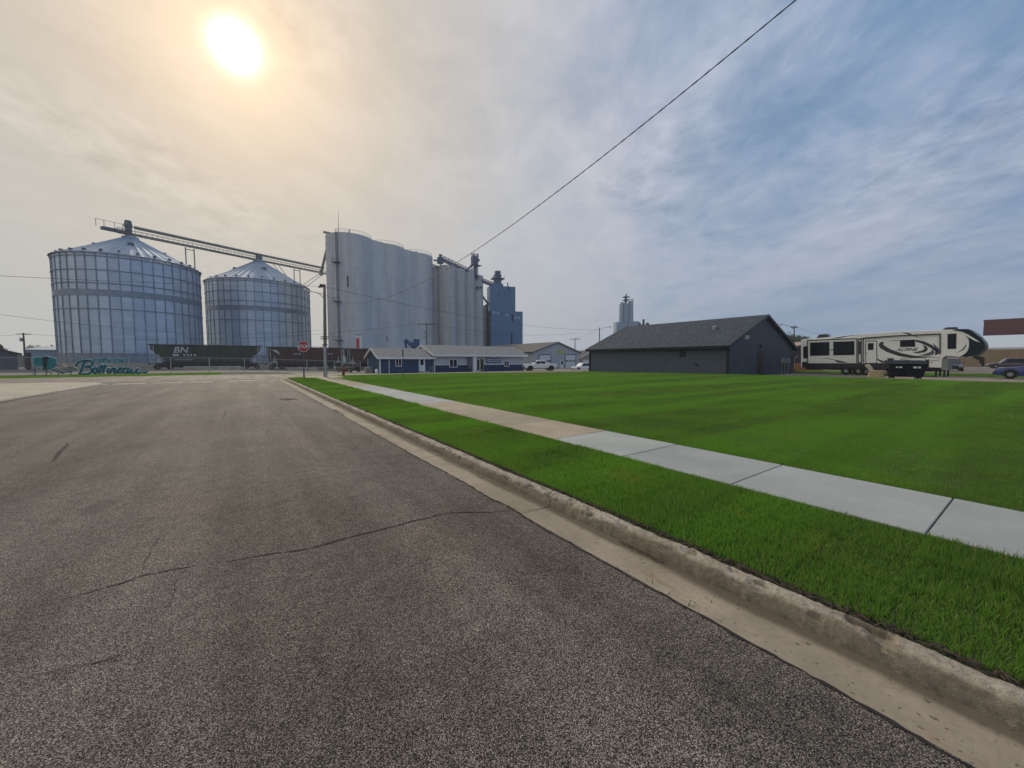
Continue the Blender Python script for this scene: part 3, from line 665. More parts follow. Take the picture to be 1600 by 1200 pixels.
def tile_grid(x0, x1, y0, y1, sz, z, test=None, hv=.18):
    nx, ny = max(1, round((x1-x0)/sz)), max(1, round((y1-y0)/sz)); dx, dy = (x1-x0)/nx, (y1-y0)/ny; out = []
    for j in range(ny):
        for i in range(nx):
            x, y = x0+(i+.5)*dx, y0+(j+.5)*dy
            if test and not test(x, y): continue
            q = rnd.randrange(4); sx, sy = (dx/sz, dy/sz) if q % 2 == 0 else (dy/sz, dx/sz)
            out.append((x, y, H(x, y)+z, q*PI/2, sx*1.04*rnd.choice((-1, 1)), sy*1.04, (1+rnd.uniform(-hv, hv))*(1.3 if (x < SX1+.5 and x > SX1) or (x < SX0 and x > SX0-.45) else 1)))
    return out
SOILZ = .100
kb = EX+.54
inside = lambda x, y: not (y > 31.8 and x < 6.7)
grass_field('verge_grass', 'mown green grass strip between kerb and sidewalk', tile_grid(kb+.03, SX0-.015, -10, 11, .48, SOILZ), .5, 3600, .022, .058, .0040, 1)
grass_field('verge_grass', 'far mown grass strip running to the stop sign', tile_grid(kb, SX0, 11, 31.9, .48, SOILZ)+tile_grid(EX+1.0, SX0-.4, 31.9, 33.7, .48, SOILZ), .5, 1100, .035, .08, .007, 2)
grass_field('lawn_grass', 'thick green lawn beside the sidewalk', tile_grid(SX1+.03, 14, -10, 9, .5, SOILZ), .5, 3100, .022, .060, .0042, 3)
grass_field('lawn_grass', 'wide green lawn stretching to the dark building and street', tile_grid(SX1+.02, 37.9, -14, 35.7, 1., SOILZ, lambda x, y: inside(x, y) and not (x < 14 and -10 < y < 9)), 1., 2600, .03, .075, .011, 4)
grass_field('street_verge_grass', 'rough grass strip along the rail yard in front of the city sign', tile_grid(-48, -2, 49.4, 55.0, 1., -.03, hv=.4), 1., 1100, .03, .085, .02, 5)
grass_field('lot_grass', 'rough grass behind the parked camper', tile_grid(53, 62, -8, 26, 1., -.02), 1., 900, .05, .12, .02, 6)
# litter and dead thatch along the back of the kerb, weeds in the gutter seam
mb = MB(); rnd2 = random.Random(9)
for _ in range(2600):
    y = rnd2.uniform(-1, 16); x = kb-.02+abs(rnd2.gauss(0, .035)); a = rnd2.uniform(0, PI); l = rnd2.uniform(.01, .045); w = rnd2.uniform(.002, .006); z = .102+rnd2.uniform(.002, .020)
    ca, sa = math.cos(a), math.sin(a); mb.add([(x-ca*l-sa*w, y-sa*l+ca*w, z), (x-ca*l+sa*w, y-sa*l-ca*w, z), (x+ca*l+sa*w, y+sa*l-ca*w, z+.01*rnd2.random()), (x+ca*l-sa*w, y+sa*l+ca*w, z)], [(0,1,2,3)])
for _ in range(900):
    y = rnd2.uniform(-1, 12); x = EX+.37-abs(rnd2.gauss(0, .10)); l = rnd2.uniform(.003, .014); a = rnd2.uniform(0, PI); ca, sa = math.cos(a)*l, math.sin(a)*l; w = rnd2.uniform(.3, .9); z = -.012
    mb.add([(x-ca, y-sa, z), (x+sa*w, y-ca*w, z+.003), (x+ca, y+sa, z+.001), (x-sa*w, y+ca*w, z+.004)], [(0,1,2,3)])
struct(mb.build('kerb_litter', mt['debris'], smooth='nofix'), 'stuff')
mb = MB()
for yc_, n_ in ((12.3, 30), (12.0, 40), (11.6, 30), (11.1, 25), (7.6, 22), (7.2, 14), (6.7, 12), (6.2, 12), (1.28, 12), (9.0, 10), (14.6, 20)):
    for _ in range(n_):
        x, y = EX+.02+rnd2.gauss(0, .025), yc_+rnd2.gauss(0, .12); a = rnd2.uniform(0, 2*PI); l = rnd2.uniform(.02, .05); ca, sa = math.cos(a), math.sin(a)
        mb.add([(x-sa*.004, y+ca*.004, 0), (x+sa*.004, y-ca*.004, 0), (x+ca*l, y+sa*l, rnd2.uniform(.01, .045))], [(0,1,2)])
struct(mb.build('gutter_weeds', mt['weed'], smooth='nofix'), 'stuff')

# ------------------------------------------------------------------ generic bits
def window(parent, o, u, n, w, h, mull=1, frame='white', fw=.07, pane='glass', name='window', hb=False):
    """o: lower left corner on the wall"""
    f = MB(); f.obox(o, u, n, 0, w, 0, fw, 0, .05).obox(o, u, n, 0, w, h-fw, h, 0, .05).obox(o, u, n, 0, fw, fw, h-fw, 0, .05).obox(o, u, n, w-fw, w, fw, h-fw, 0, .05)
    for k in range(1, mull+1): c = w*k/(mull+1); f.obox(o, u, n, c-fw*.4, c+fw*.4, fw, h-fw, 0, .045)
    F = f.build(name, mt[frame], parent)
    MB().obox(o, u, n, fw*.5, w-fw*.5, fw*.5, h-fw*.5, .002, .02).build('pane', mt[pane], F); return F
def gable_roof(parent, w, l, hw, hr, ov, t, mat, x0=0., y0=0., trim=None, ovy=None):
    """ridge along local y; eaves at x0 and x0+w"""
    ovy = ov if ovy is None else ovy; m_ = MB(); mid = x0+w/2; sl = (hr-hw)/(w/2)
    for sgn in (-1, 1):
        ex = mid+sgn*(w/2+ov); ez = hw-sl*ov
        poly = [(mid, 0, hr+.02), (ex, 0, ez+.02), (ex, 0, ez+.02+t), (mid, 0, hr+.02+t)]
        m_.prism(poly, (0, y0-ovy, 0), (0, y0+l+ovy, 0))
    rf = m_.build('roof', mat, parent)
    if trim:
        f = MB()
        for sgn in (-1, 1):
            ex = mid+sgn*(w/2+ov); ez = hw-sl*ov
            f.box(min(ex, ex+sgn*.03), max(ex, ex+sgn*.03), y0-ovy-.03, y0+l+ovy+.03, ez-.14, ez+t+.03)
            for yy_ in (y0-ovy-.03, y0+l+ovy):
                f.prism([(mid, yy_, hr-.13), (ex, yy_, ez-.13), (ex, yy_, ez+t+.035), (mid, yy_, hr+t+.035)], (0,0,0), (0,.03,0))
        f.build('fascia', trim, rf)
    return rf
def gable_walls(parent, w, l, hw, hr, mat, x0=0., y0=0., name='wall', zb=-.4):
    poly = [(x0, 0, zb), (x0+w, 0, zb), (x0+w, 0, hw), (x0+w/2, 0, hr), (x0, 0, hw)]
    return MB().prism(poly, (0, y0, 0), (0, y0+l, 0)).build(name, mat, parent)

# ------------------------------------------------------------------ black building (X 38..53.3, Y 18.3..36.1)
BX, BY, BW, BL, BH, BR = 38.0, 18.3, 15.3, 17.8, 2.95, 6.15
bb = thing('dark_building', 'long charcoal sided building with dark shingle roof beside the lawn', 'building', (BX, BY, 0))
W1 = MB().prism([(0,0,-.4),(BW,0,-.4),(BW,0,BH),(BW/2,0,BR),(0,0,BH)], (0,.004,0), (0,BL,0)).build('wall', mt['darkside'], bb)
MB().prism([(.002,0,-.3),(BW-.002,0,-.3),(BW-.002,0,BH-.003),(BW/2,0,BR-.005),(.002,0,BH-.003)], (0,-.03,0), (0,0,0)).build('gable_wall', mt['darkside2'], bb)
gable_roof(bb, BW, BL, BH, BR, .55, .10, mt['shingle_d'], trim=mt['darktrim'], ovy=.35)
t_ = MB(); t_.box(-.06,.0,-.06,.10,-.3,BH-.1).box(0,.10,-.06,-.032,-.3,BH-.1).box(BW-.1,BW+.03,-.06,-.032,-.3,BH-.1).box(-.06,0,BL-.1,BL+.03,-.3,BH-.1); t_.build('corner_trim', mt['darktrim'], bb)
mb = MB(); mb.box(-.66,-.56,-.36,BL+.3,BH-.30,BH-.18); mb.bar((-.6,-.2,BH-.3),(-.09,-.16,BH-.55),.08); mb.bar((-.1,-.16,BH-.5),(-.1,-.16,.15),.09); mb.bar((-.1,-.16,.15),(-.7,-.3,-.05),.1)
mb.bar((-.1,BL,BH-.4),(-.1,BL,.0),.09); mb.bar((BW+.1,-.16,BH-.5),(BW+.1,-.16,.15),.09); mb.bar((BW+.1,-.16,.15),(BW+.8,-.4,-.05),.1); mb.build('downspout', mt['darktrim'], bb)
p = onX(1061.5, 558, BX); q = onX(1072, 543.5, BX)
wd = abs(p.y-q.y); window(bb, (0, p.y-BY, p.z), (0,-1,0), (-1,0,0), wd, q.z-p.z, 0, 'darktrim', .12, 'glass')
mb = MB(); a_, b_ = onX(1087, 571, BX), onX(1090, 568, BX); mb.box(-.12, 0, b_.y-BY, a_.y-BY, a_.z, b_.z); mb.build('vent_hood', mt['darktrim'], bb)
p, q = onY(1182.5, 583, BY), onY(1193.5, 549.5, BY)
dr = MB().box(p.x-BX, q.x-BX, -.07, -.03, -.1, q.z).build('door', mt['door_dark'], bb); MB().box(q.x-BX-.14, q.x-BX-.08, -.12, -.07, 1.0, 1.08).build('handle', mt['galv'], dr)
fr = MB(); fr.box(p.x-BX-.09, p.x-BX, -.065, -.03, -.1, q.z+.09).box(q.x-BX, q.x-BX+.09, -.065, -.03, -.1, q.z+.09).box(p.x-BX, q.x-BX, -.065, -.03, q.z, q.z+.09).build('door_frame', mt['darkside2'], bb)
p = onY(1187, 541, BY); MB().box(p.x-BX-.12, p.x-BX+.12, -.2, -.03, p.z-.12, p.z+.12).build('wall_light', mt['darktrim'], bb)
p = onY(1163, 529.5, BY-.04); text_obj('house_number', '799', .62, mt['signwhite'], bb, (p.x-BX, -.045, p.z-.05), (1,0,0), (0,-1,0), .012, sx=1.1)
p = onY(1159, 571, BY); MB().box(p.x-BX-.06, p.x-BX+.06, -.07, -.03, p.z-.06, p.z+.06).build('outlet', mt['rvgrey'], bb)
mtr = MB()
for k, px in enumerate((1220, 1224.5, 1229)):
    p = onY(px, 563.5, BY); mtr.box(p.x-BX-.18, p.x-BX+.18, -.25, -.03, p.z-.28, p.z+.3); mtr.bar((p.x-BX, -.12, p.z-.28), (p.x-BX, -.12, -.1), .07)
mtr.build('meter_box', mt['rvgrey'], bb)
p = onY(1234, 562, BY); MB().tube([(BW+.35, -.1, -.1), (BW+.35, -.1, 1.75), (BW+.35,-.4,1.8)], .06).build('vent_pipe', mt['signwhite'], bb)
mb = MB(); p = onX(1116, 513.5, 42.2); rz_ = BH+(42.2-BX)*(BR-BH)/(BW/2); yv = p.y-BY
mb.lathe([(.16, 0), (.16, .28), (.27, .28), (.05, .42)], 10, (0,0)); v_ = mb.build('roof_vent', mt['galv'], bb); v_.location = (4.2, yv, rz_+.05)

# ------------------------------------------------------------------ office: two joined low parts, front wall at Y=57
OY = 57.0
of = thing('office_building', 'low office with blue left wing and pale wall over navy base', 'building', (0, OY, 0))
xa, xj, xb = onY(593, 560, OY).x, onY(679, 560, OY).x, onY(817, 560, OY).x
z0 = -.55; za = 1.92; zj = 2.35
# left wing: ridge along X
Dw = 6.4; rw = za+1.25
MB().prism([(xa,0,z0-.3),(xa,Dw,z0-.3),(xa,Dw,za),(xa,Dw/2,rw),(xa,0,za)], (0,0,0), (xj-xa,0,0)).build('wing_wall', mt['offblue'], of)
def roofx(x0, x1, y0, y1, zw, zr, ov, mat, parent, name='roof', t=.12, hipr=0.):
    m_ = MB(); mid = (y0+y1)/2; sl = (zr-zw)/((y1-y0)/2)
    for sg in (-1, 1):
        ye = mid+sg*((y1-y0)/2+ov); ze = zw-sl*ov
        m_.prism([(0, mid, zr+.02), (0, ye, ze+.02), (0, ye, ze+t+.02), (0, mid, zr+t+.02)], (x0-ov, 0, 0), (x1+ov, 0, 0))
    r_ = m_.build(name, mat, parent); f = MB()
    ye = y0-ov; ze = zw-sl*ov; f.box(x0-ov-.04, x1+ov+.04, ye-.05, ye, ze-.16, ze+t+.03)
    for xx in (x0-ov-.04, x1+ov):
        for sg in (-1, 1):
            ye = mid+sg*((y1-y0)/2+ov); ze = zw-sl*ov
            f.prism([(xx, mid, zr-.14), (xx, ye, ze-.14), (xx, ye, ze+t+.05), (xx, mid, zr+t+.05)], (0,0,0), (.04,0,0))
    f.build('fascia', mt['white'], r_); return r_
roofx(xa, xj-.35, 0, Dw, za, rw, .45, mt['shingle_g'], of)
# main part
Dm = 9.0; rm = zj+1.5; yf = -.25
MB().prism([(xj,yf,z0-.3),(xj,Dm,z0-.3),(xj,Dm,zj),(xj,(Dm+yf)/2,rm),(xj,yf,zj)], (0,0,0), (xb-xj,0,0)).build('main_wall', mt['offwhite'], of)
zbn = onY(700, 570.5, OY).z
MB().box(xj+.004, xb+.015, yf-.03, yf, z0-.3, zbn).build('navy_base', mt['offnavy'], of)
roofx(xj, xb, yf, Dm, zj, rm, .55, mt['shingle_g'], of)
mb = MB(); mb.box(xa-.04,xa+.14,-.04,0,z0,za-.1).box(xj-.14,xj+.0,-.05,0,z0,za-.1).bar((xa+1.35,-.08,z0),(xa+1.35,-.08,za-.2),.1).box(xa-.04,xa,0,.12,z0,za-.1).box(xa-.04,xa,Dw-.15,Dw,z0,za-.1).box(xb-.02,xb+.12,yf-.06,yf,zbn,zj-.1).box(xj+.01,xb,yf-.05,yf-.0,zbn,zbn+.07)
mb.build('corner_trim', mt['white'], of)
def owin(x0, x1, y0, y1, mull, parent=of, Yp=0., frame='white'):
    p, q = onY(x0, y1, OY+Yp), onY(x1, y0, OY+Yp); return window(parent, (p.x, Yp, p.z), (1,0,0), (0,-1,0), q.x-p.x, q.z-p.z, mull, frame, .10)
owin(618, 627.5, 559, 572.8, 1); owin(702, 714.5, 561, 574, 1, Yp=yf-.03); owin(787.5, 795.5, 563.5, 572.8, 1, Yp=yf-.03)
p, q = onY(654.5, 579.5, OY), onY(664, 559.3, OY)
dw_ = MB().box(p.x, q.x, -.06, 0, z0+.25, q.z).build('door', mt['white'], of); MB().box(p.x+.25, q.x-.28, -.08, -.06, q.z-1.1, q.z-.25).build('pane', mt['glass'], dw_); MB().box(q.x-.18, q.x-.10, -.12, -.06, z0+1.15, z0+1.25).build('handle', mt['galv'], dw_)
mb = MB(); mb.box(p.x-.15, q.x+.8, -1.2, -.0, z0-.1, z0+.12).box(p.x, q.x+.4, -.8, -.0, z0+.12, z0+.25); mb.build('step', mt['apron'], of)
mb = MB(); 
for xx in (p.x-.1, q.x+.3, q.x+.75): mb.bar((xx, -1.1, z0+.1), (xx, -1.1, z0+1.0), .05)
mb.bar((q.x+.3,-1.1,z0+1.0),(q.x+.75,-1.1,z0+.6),.05); mb.build('handrail', mt['galv'], of)
for px in (605, 639, 668):
    p = onY(px, 561.5, OY); MB().box(p.x-.1, p.x+.1, -.16, 0, p.z-.15, p.z+.15).build('wall_light', mt['darktrim'], of)
# entry: pale column, glass doors with tan frame
p, q = onY(739.5, 580, OY+yf), onY(755, 561, OY+yf)
MB().box(q.x-(q.x-p.x)*1.12, p.x+.35, yf-.5, yf-.03, z0, zj-.2).build('entry_column', mt['white'], of)
pp = onY(734, 565, OY+yf); MB().box(pp.x-.5, pp.x+.15, yf-.35, yf-.03, pp.z-1.2, pp.z+.95).build('cabinet', mt['steel_dark'], of)
for k in range(2):
    w_ = (q.x-p.x-.5)/2; x0_ = p.x+.55+k*w_; d_ = MB(); d_.box(x0_, x0_+.09, yf-.1, yf-.03, z0+.05, q.z).box(x0_+w_-.1, x0_+w_-.01, yf-.1, yf-.03, z0+.05, q.z).box(x0_, x0_+w_-.01, yf-.1, yf-.03, q.z-.1, q.z).box(x0_, x0_+w_-.01, yf-.1, yf-.03, z0+.05, z0+.25)
    D_ = d_.build('glass_door', mt['house_tan'] if k else mt['white'], of); MB().box(x0_+.05, x0_+w_-.05, yf-.07, yf-.04, z0+.1, q.z-.05).build('pane', mt['doorglass'], D_)
a_, b_ = onY(759.3, 567, OY+yf), onY(781.8, 555.5, OY+yf)
sg = MB().box(a_.x, b_.x, yf-.12, yf-.035, a_.z, b_.z).build('sign', mt['signnavy'], of)
W_, Hh = b_.x-a_.x, b_.z-a_.z; mb = MB(); Y_ = yf-.13
def sx(fx, fz): return (a_.x+fx*W_, Y_, a_.z+fz*Hh)
mb.tube([sx(.06+.1+.1*math.cos(t), .72+.14*math.sin(t)) for t in [k*PI/8 for k in range(17)]], .035, 5)
mb.tube([sx(.32+.05*k, .74+.04*math.sin(k*2.2)) for k in range(10)], .06, 5); mb.tube([sx(.06,.52), sx(.3,.46), sx(.6,.47), sx(.93,.42)], .05, 5)
mb.tube([sx(.93,.42), sx(.93,.8), sx(.90,.6), sx(.84,.5)], .04, 5); mb.tube([sx(.04,.30), sx(.12,.26), sx(.35,.18), sx(.6,.22), sx(.95,.2)], .055, 5)
mb.build('sign_lettering', mt['signwhite'], sg)
mb = MB(); mb.box(xa-1.4, xa-.45, 2.2, 3.0, z0, z0+.95); ac = mb.build('air_conditioner', mt['rvgrey'], None, bevel=.04); ac.location = (0, OY, 0); tag(ac, 'grey air conditioner box beside the blue office wing', 'air conditioner')
mb = MB(); mb.lathe([(.01,0),(.2,0),(.22,.5),(.16,.65),(.01,.66)], 12); o_ = mb.build('propane_bottle', mt['signwhite'], smooth=True); o_.location = (xa-.55, OY-.3, H(xa,OY)); tag(o_, 'small white tank at the gable foot of the blue office wing', 'tank')

# ------------------------------------------------------------------ grey garage behind the pickup
GY = 68.0; gx0, gx1 = onY(834, 560, GY).x, onY(905, 560, GY).x; gw = gx1-gx0
gg = thing('garage', 'grey metal garage with two white overhead doors', 'building', (gx0, GY, 0)); gz = -.9
ghw, ghr = onY(834, 549.5, GY).z, onY(871, 535, GY).z
gable_walls(gg, gw, 26, ghw, ghr, mt['greyside'], zb=gz-.4); gable_roof(gg, gw, 26, ghw, ghr, .5, .12, mt['shingle_b'], trim=mt['steel_dark'], ovy=.3)
def gdoor(x0, x1, y0, nwin):
    p, q = onY(x0, 578, GY), onY(x1, y0, GY); d = MB().box(p.x-gx0, q.x-gx0, -.04, 0, gz, q.z).build('overhead_door', mt['doorwhite'], gg)
    f = MB(); f.box(p.x-gx0-.16, p.x-gx0, -.07, 0, gz, q.z+.16).box(q.x-gx0, q.x-gx0+.16, -.07, 0, gz, q.z+.16).box(p.x-gx0, q.x-gx0, -.07, 0, q.z, q.z+.16); f.build('door_trim', mt['offnavy'], gg)
    for k in range(nwin):
        c = p.x-gx0+(k+.5)*(q.x-p.x)/nwin; MB().box(c-.38, c+.38, -.06, -.04, gz+1.95, gz+2.25).build('pane', mt['glass'], d)
gdoor(842.5, 860, 554.8, 4); gdoor(883, 899, 554.8, 3)
p, q = onY(875.2, 576.6, GY), onY(880, 562.3, GY); d_ = MB().box(p.x-gx0, q.x-gx0, -.06, 0, gz, q.z).build('door', mt['white'], gg); MB().box(p.x-gx0+.25, q.x-gx0-.2, -.08, -.06, q.z-1.1, q.z-.2).build('pane', mt['glass'], d_)
p = onY(872, 550, GY); MB().box(p.x-gx0-.2, p.x-gx0+1.75, -.05, 0, p.z-.55, p.z+.45).build('sign_panel', mt['green_sign'], gg)
mb = MB(); p = onY(864.5, 548.5, GY); cx_ = p.x-gx0; mb.tube([(cx_+.45*math.cos(t), -.06, p.z+.38*math.sin(t)) for t in [k*.35 for k in range(13)]], .07, 5); mb.tube([(cx_+.55,-.06,p.z+.45),(cx_+.85,-.06,p.z-.1),(cx_+1.0,-.06,p.z+.5)], .05, 5); mb.build('sign_swirl', mt['signwhite'], gg)
hs_ = thing('small_house', 'small pale house with grey roof between garage and dark building', 'house', (onY(908, 560, 84).x, 84, -.9))
gable_walls(hs_, 9, 12, 3.2, 5.2, mt['house_tan']); gable_roof(hs_, 9, 12, 3.2, 5.2, .5, .12, mt['shingle_b'], trim=mt['white']); MB().box(.8, 4.0, -.05, 0, -.2, 2.4).build('garage_door', mt['doorwhite'], hs_)

# ------------------------------------------------------------------ steel grain bins
def grain_bin(loc, Rb, he, hp, label, text_deg):
    b = thing('grain_bin', label, 'grain bin', loc, 0, 'steel grain bins'); n = 88; k = Rb/14.
    MB().lathe([(Rb+.35, -2.), (Rb+.35, 1.3), (Rb, 1.32)], 64, cap=False).build('concrete_base', mt['apron'], b)
    MB().lathe([(Rb, 1.3), (Rb, he)], n, cap=False).build('wall', mt['bin'], b, smooth=True)
    st = MB()
    for i in range(44):
        t = 2*PI*i/44; c, s = math.cos(t), math.sin(t); st.obox((c*Rb, s*Rb, 0), (-s, c, 0), (c, s, 0), -.09, .09, 1.3, he-.1, .0, .14)
    st.build('stiffener', mt['band'], b)
    rg = MB()
    def ring(z, h=.16, d=.22):
        rg.lathe([(Rb+.01, z), (Rb+d, z), (Rb+d, z+h), (Rb+.01, z+h)], 64, cap=False)
    for z in (he-.15, he-.95, he-4.1, he-7.1, he-13.0): ring(z*1.0)
    rg.build('wind_ring', mt['band'], b); rr = MB(); rr.lathe([(Rb+.02, he-9.9), (Rb+.16, he-9.9), (Rb+.16, he-8.5), (Rb+.02, he-8.5)], 64, cap=False)
    rr.build('walkway_band', mt['band'], b)
    MB().lathe([(Rb+.02, 1.35), (Rb+.10, 1.35), (Rb+.10, 3.7), (Rb+.02, 3.7)], 64, cap=False).build('lower_band', mt['band'], b)
    # roof: ribbed cone with flat collar
    rc = 1.7*k; rf = MB(); m_ = 132; o = 0
    prof = [(Rb+.45, he-.25), (Rb*.6, he+(hp-he)*.42), (rc, hp-.25)]
    for i, (r_, z_) in enumerate(prof):
        for j in range(m_):
            t = 2*PI*j/m_; rf.v.append((r_*math.cos(t), r_*math.sin(t), z_+(.16 if j % 3 == 0 else 0)))
    for i in range(2):
        for j in range(m_): rf.f.append((i*m_+j, i*m_+(j+1) % m_, (i+1)*m_+(j+1) % m_, (i+1)*m_+j))
    R_ = rf.build('roof', mt['binroof'], b); MB().lathe([(rc, hp-.3), (rc, hp+.25), (.8*k, hp+.7), (.05, hp+.75)], 24).build('roof_cap', mt['binroof'], R_)
    vt = MB()
    for i in range(26):
        t = 2*PI*(i+.5)/26; r_ = Rb*.93; z_ = he+.75; c, s = math.cos(t), math.sin(t)
        vt.obox((c*r_, s*r_, z_), (-s, c, 0), (c, s, 0), -.2, .2, -.4, .2, -.3, .35)
    for i in range(4):
        t = 2*PI*(i+.1)/4; r_ = Rb*.45; z_ = he+(hp-he)*.6; c, s = math.cos(t), math.sin(t); vt.obox((c*r_, s*r_, z_), (-s, c, 0), (c, s, 0), -.6, .6, -.5, .3, -.3, .7)
    vt.build('roof_vent', mt['steel_dark'], R_)
    sl = MB(); t0 = R(text_deg)
    for i, wd_ in enumerate((.5, 0, .45, .55, .3, .5, .45)):
        if not wd_: continue
        t = t0+i*.045; c, s = math.cos(t), math.sin(t); sl.obox((c*Rb, s*Rb, 0), (-s, c, 0), (c, s, 0), -.0, wd_, he-.85, he-.25, .1, .17)
    sl.build('name_plate', mt['signwhite'], b)
    return b
b1 = C(144*math.sin(R(-44.2)), 144*math.cos(R(-44.2))); b2 = C(161*math.sin(R(-32.9)), 161*math.cos(R(-32.9)))
grain_bin((b1.x, b1.y, -.6), 13.9, 26.9, 33.9, 'wider galvanised grain bin at far left above the city sign', -68)
grain_bin((b2.x, b2.y, -.6), 15.1, 27.5, 35.8, 'galvanised grain bin between the left bin and the concrete silos', -78)
# conveyor bridging bins to the silos
def conveyor():
    cv = thing('grain_conveyor', 'long enclosed conveyor and catwalk running over both steel bins to the silos', 'conveyor', (0,0,0))
    A = Vector((b1.x, b1.y, 0)); B = Vector((b2.x, b2.y, 0)); dr_ = (B-A).normalized(); E = at(513, 428, 161); E.z = 0
    def P(q, z): 
        L1 = (B-A).length
        return (A+dr_*q if q < L1 else B+(E-B).normalized()*(q-L1))+Vector((0,0,z-2.3+2.3*min(1, q/60)))
    L = (B-A).length+(E-B).length; zt = 38.7; nrm = Vector((dr_.y, -dr_.x, 0))
    MB().tube([P(1, zt), P((B-A).length, zt), P(L-2, zt)], .42, 10).build('conveyor_tube', mt['convey'], cv)
    w = MB(); z = 36.7
    for o_ in (0, 1.1):
        for zz in (z, z+.9):
            for a, c in ((-3, (B-A).length), ((B-A).length, L)): w.bar(P(a, zz)+nrm*o_, P(c, zz)+nrm*o_, .28 if zz == z else .10)
    q = -3.
    while q < L: w.bar(P(q, z)+nrm*1.1, P(min(q+1.2, L), z-.55)+nrm*1.1, .10); w.bar(P(q, z-.55)+nrm*1.1, P(q, z+.9)+nrm*1.1, .09); q += 1.2
    w.bar(P(-3, z-.55)+nrm*1.1, P(L, z-.55)+nrm*1.1, .12); w.build('catwalk', mt['convey'], cv)
    h = MB(); h.tube([P(-.3, z-1.5), P(-.3, zt+.2)], .7, 12); h.tube([P(-.3, zt-.2), P(-.3, zt+1.4)], [.95, .65], 12); h.bar(P(-5.5, z+.2), P(0, z+.2), 1.3, .7); h.build('drive_head', mt['steel_dark'], cv)
    r_ = MB()
    for a in (-6.5, -5, -3, -1.5): r_.bar(P(a, z+.3), P(a, z+2.2), .10)
    r_.bar(P(-6.5, z+2.2), P(0, z+2.2), .08); r_.build('railing', mt['convey'], cv)
    h = MB(); c = (B-A).length; h.tube([P(c, z-1.5), P(c, zt+.1)], 1.0, 12); h.build('drop_spout', mt['steel_dark'], cv)
    def legs(q, q2, lo):
        s = MB(); s.bar(P(q, z-.5), P(q, lo), .28).bar(P(q2, z-.5), P(q2, lo), .28).bar(P(q, lo+4), P(q2, lo+4), .12).bar(P(q, z-1), P(q2, z-1), .2); s.build('support_leg', mt['convey'], cv)
    legs(12.5, 14.7, 26); legs(c+13.0, c+15.4, 27)
    s = MB(); s.bar(P(c+5, z-.4), P(c+12, 29), .16).bar(P(c+7, z-.4), P(c+14, 28.5), .16).bar(P(L-4, z-.4), P(c+15, 29.5), .2).bar(P(L-2.5, z-.4), P(c+16, 28.6), .2); s.build('diagonal_brace', mt['convey'], cv)
conveyor()

# ------------------------------------------------------------------ concrete elevator A: three big silos in a row and their back row
ea = thing('concrete_elevator', 'tall pale concrete grain elevator of three merged wide cylinders', 'grain elevator', (0,0,-1))
A1, A3 = Vector((*C(-53.3, 128.5).xy, 0)), Vector((*C(-37.8, 150.5).xy, 0)); ad = (A3-A1).normalized(); an = Vector((-ad.y, ad.x, 0)); RA, HA = 7.1, 41.9
for k in range(3):
    c = A1+ad*((A3-A1).length*k/2); o_ = MB().lathe([(RA, 0), (RA, HA), (RA-.6, HA)], 72).build('silo', mt['silo'], ea, smooth=True); o_.location = c
    if k:
        o_ = MB().lathe([(RA, 0), (RA, HA-.3)], 48).build('silo', mt['silo'], ea, smooth=True); o_.location = c+an*13.4-ad*3.0
mb = MB()
for k in range(2):
    c = A1+ad*((A3-A1).length*(k+.5)/2); mb.obox(c, ad, -an, -3.4, 3.4, 0, HA-.02, -5, 5.9)
mb.build('web_wall', mt['silo'], ea)
mb = MB(); n_ = 30
for k in range(3):
    c = A1+ad*((A3-A1).length*k/2)
    for i in range(17):
        t = math.atan2(-an.y, -an.x)+(i/16-.5)*2.0; mb.bar(c+Vector((math.cos(t), math.sin(t), 0))*(RA-.3)+Vector((0,0,HA)), c+Vector((math.cos(t), math.sin(t), 0))*(RA-.3)+Vector((0,0,HA+1.15)), .07)
        if i: mb.bar(c+Vector((math.cos(t), math.sin(t), 0))*(RA-.3)+Vector((0,0,HA+1.1)), c+Vector((math.cos(tp), math.sin(tp), 0))*(RA-.3)+Vector((0,0,HA+1.1)), .07)
        tp = t
mb.build('railing', mt['galv'], ea)
mb = MB(); tg = math.atan2((Vector((0,0,0))-A1).y, (Vector((0,0,0))-A1).x)
tl = tg+R(-30)   # ladder column, seen left of centre
cl_, sl_ = math.cos(tl), math.sin(tl); base = A1+Vector((cl_, sl_, 0))*RA
mb.obox(base, (-sl_, cl_, 0), (cl_, sl_, 0), -.35, -.25, 0, HA+1, .15, .3); mb.obox(base, (-sl_, cl_, 0), (cl_, sl_, 0), .25, .35, 0, HA+1, .15, .3)
for i in range(100): mb.obox(base, (-sl_, cl_, 0), (cl_, sl_, 0), -.3, .3, 1+i*.41, 1.06+i*.41, .18, .26)
for z in (8.5, 20.5, 32.5):
    mb.obox(base, (-sl_, cl_, 0), (cl_, sl_, 0), -1.3, 1.1, z, z+.2, 0, 1.3)
    for q in (-1.3, -.5, .3, 1.05): mb.obox(base, (-sl_, cl_, 0), (cl_, sl_, 0), q, q+.06, z, z+1.2, 1.2, 1.27)
    mb.obox(base, (-sl_, cl_, 0), (cl_, sl_, 0), -1.3, 1.1, z+1.1, z+1.2, 1.2, 1.27)
mb.build('ladder', mt['steel_dark'], ea)
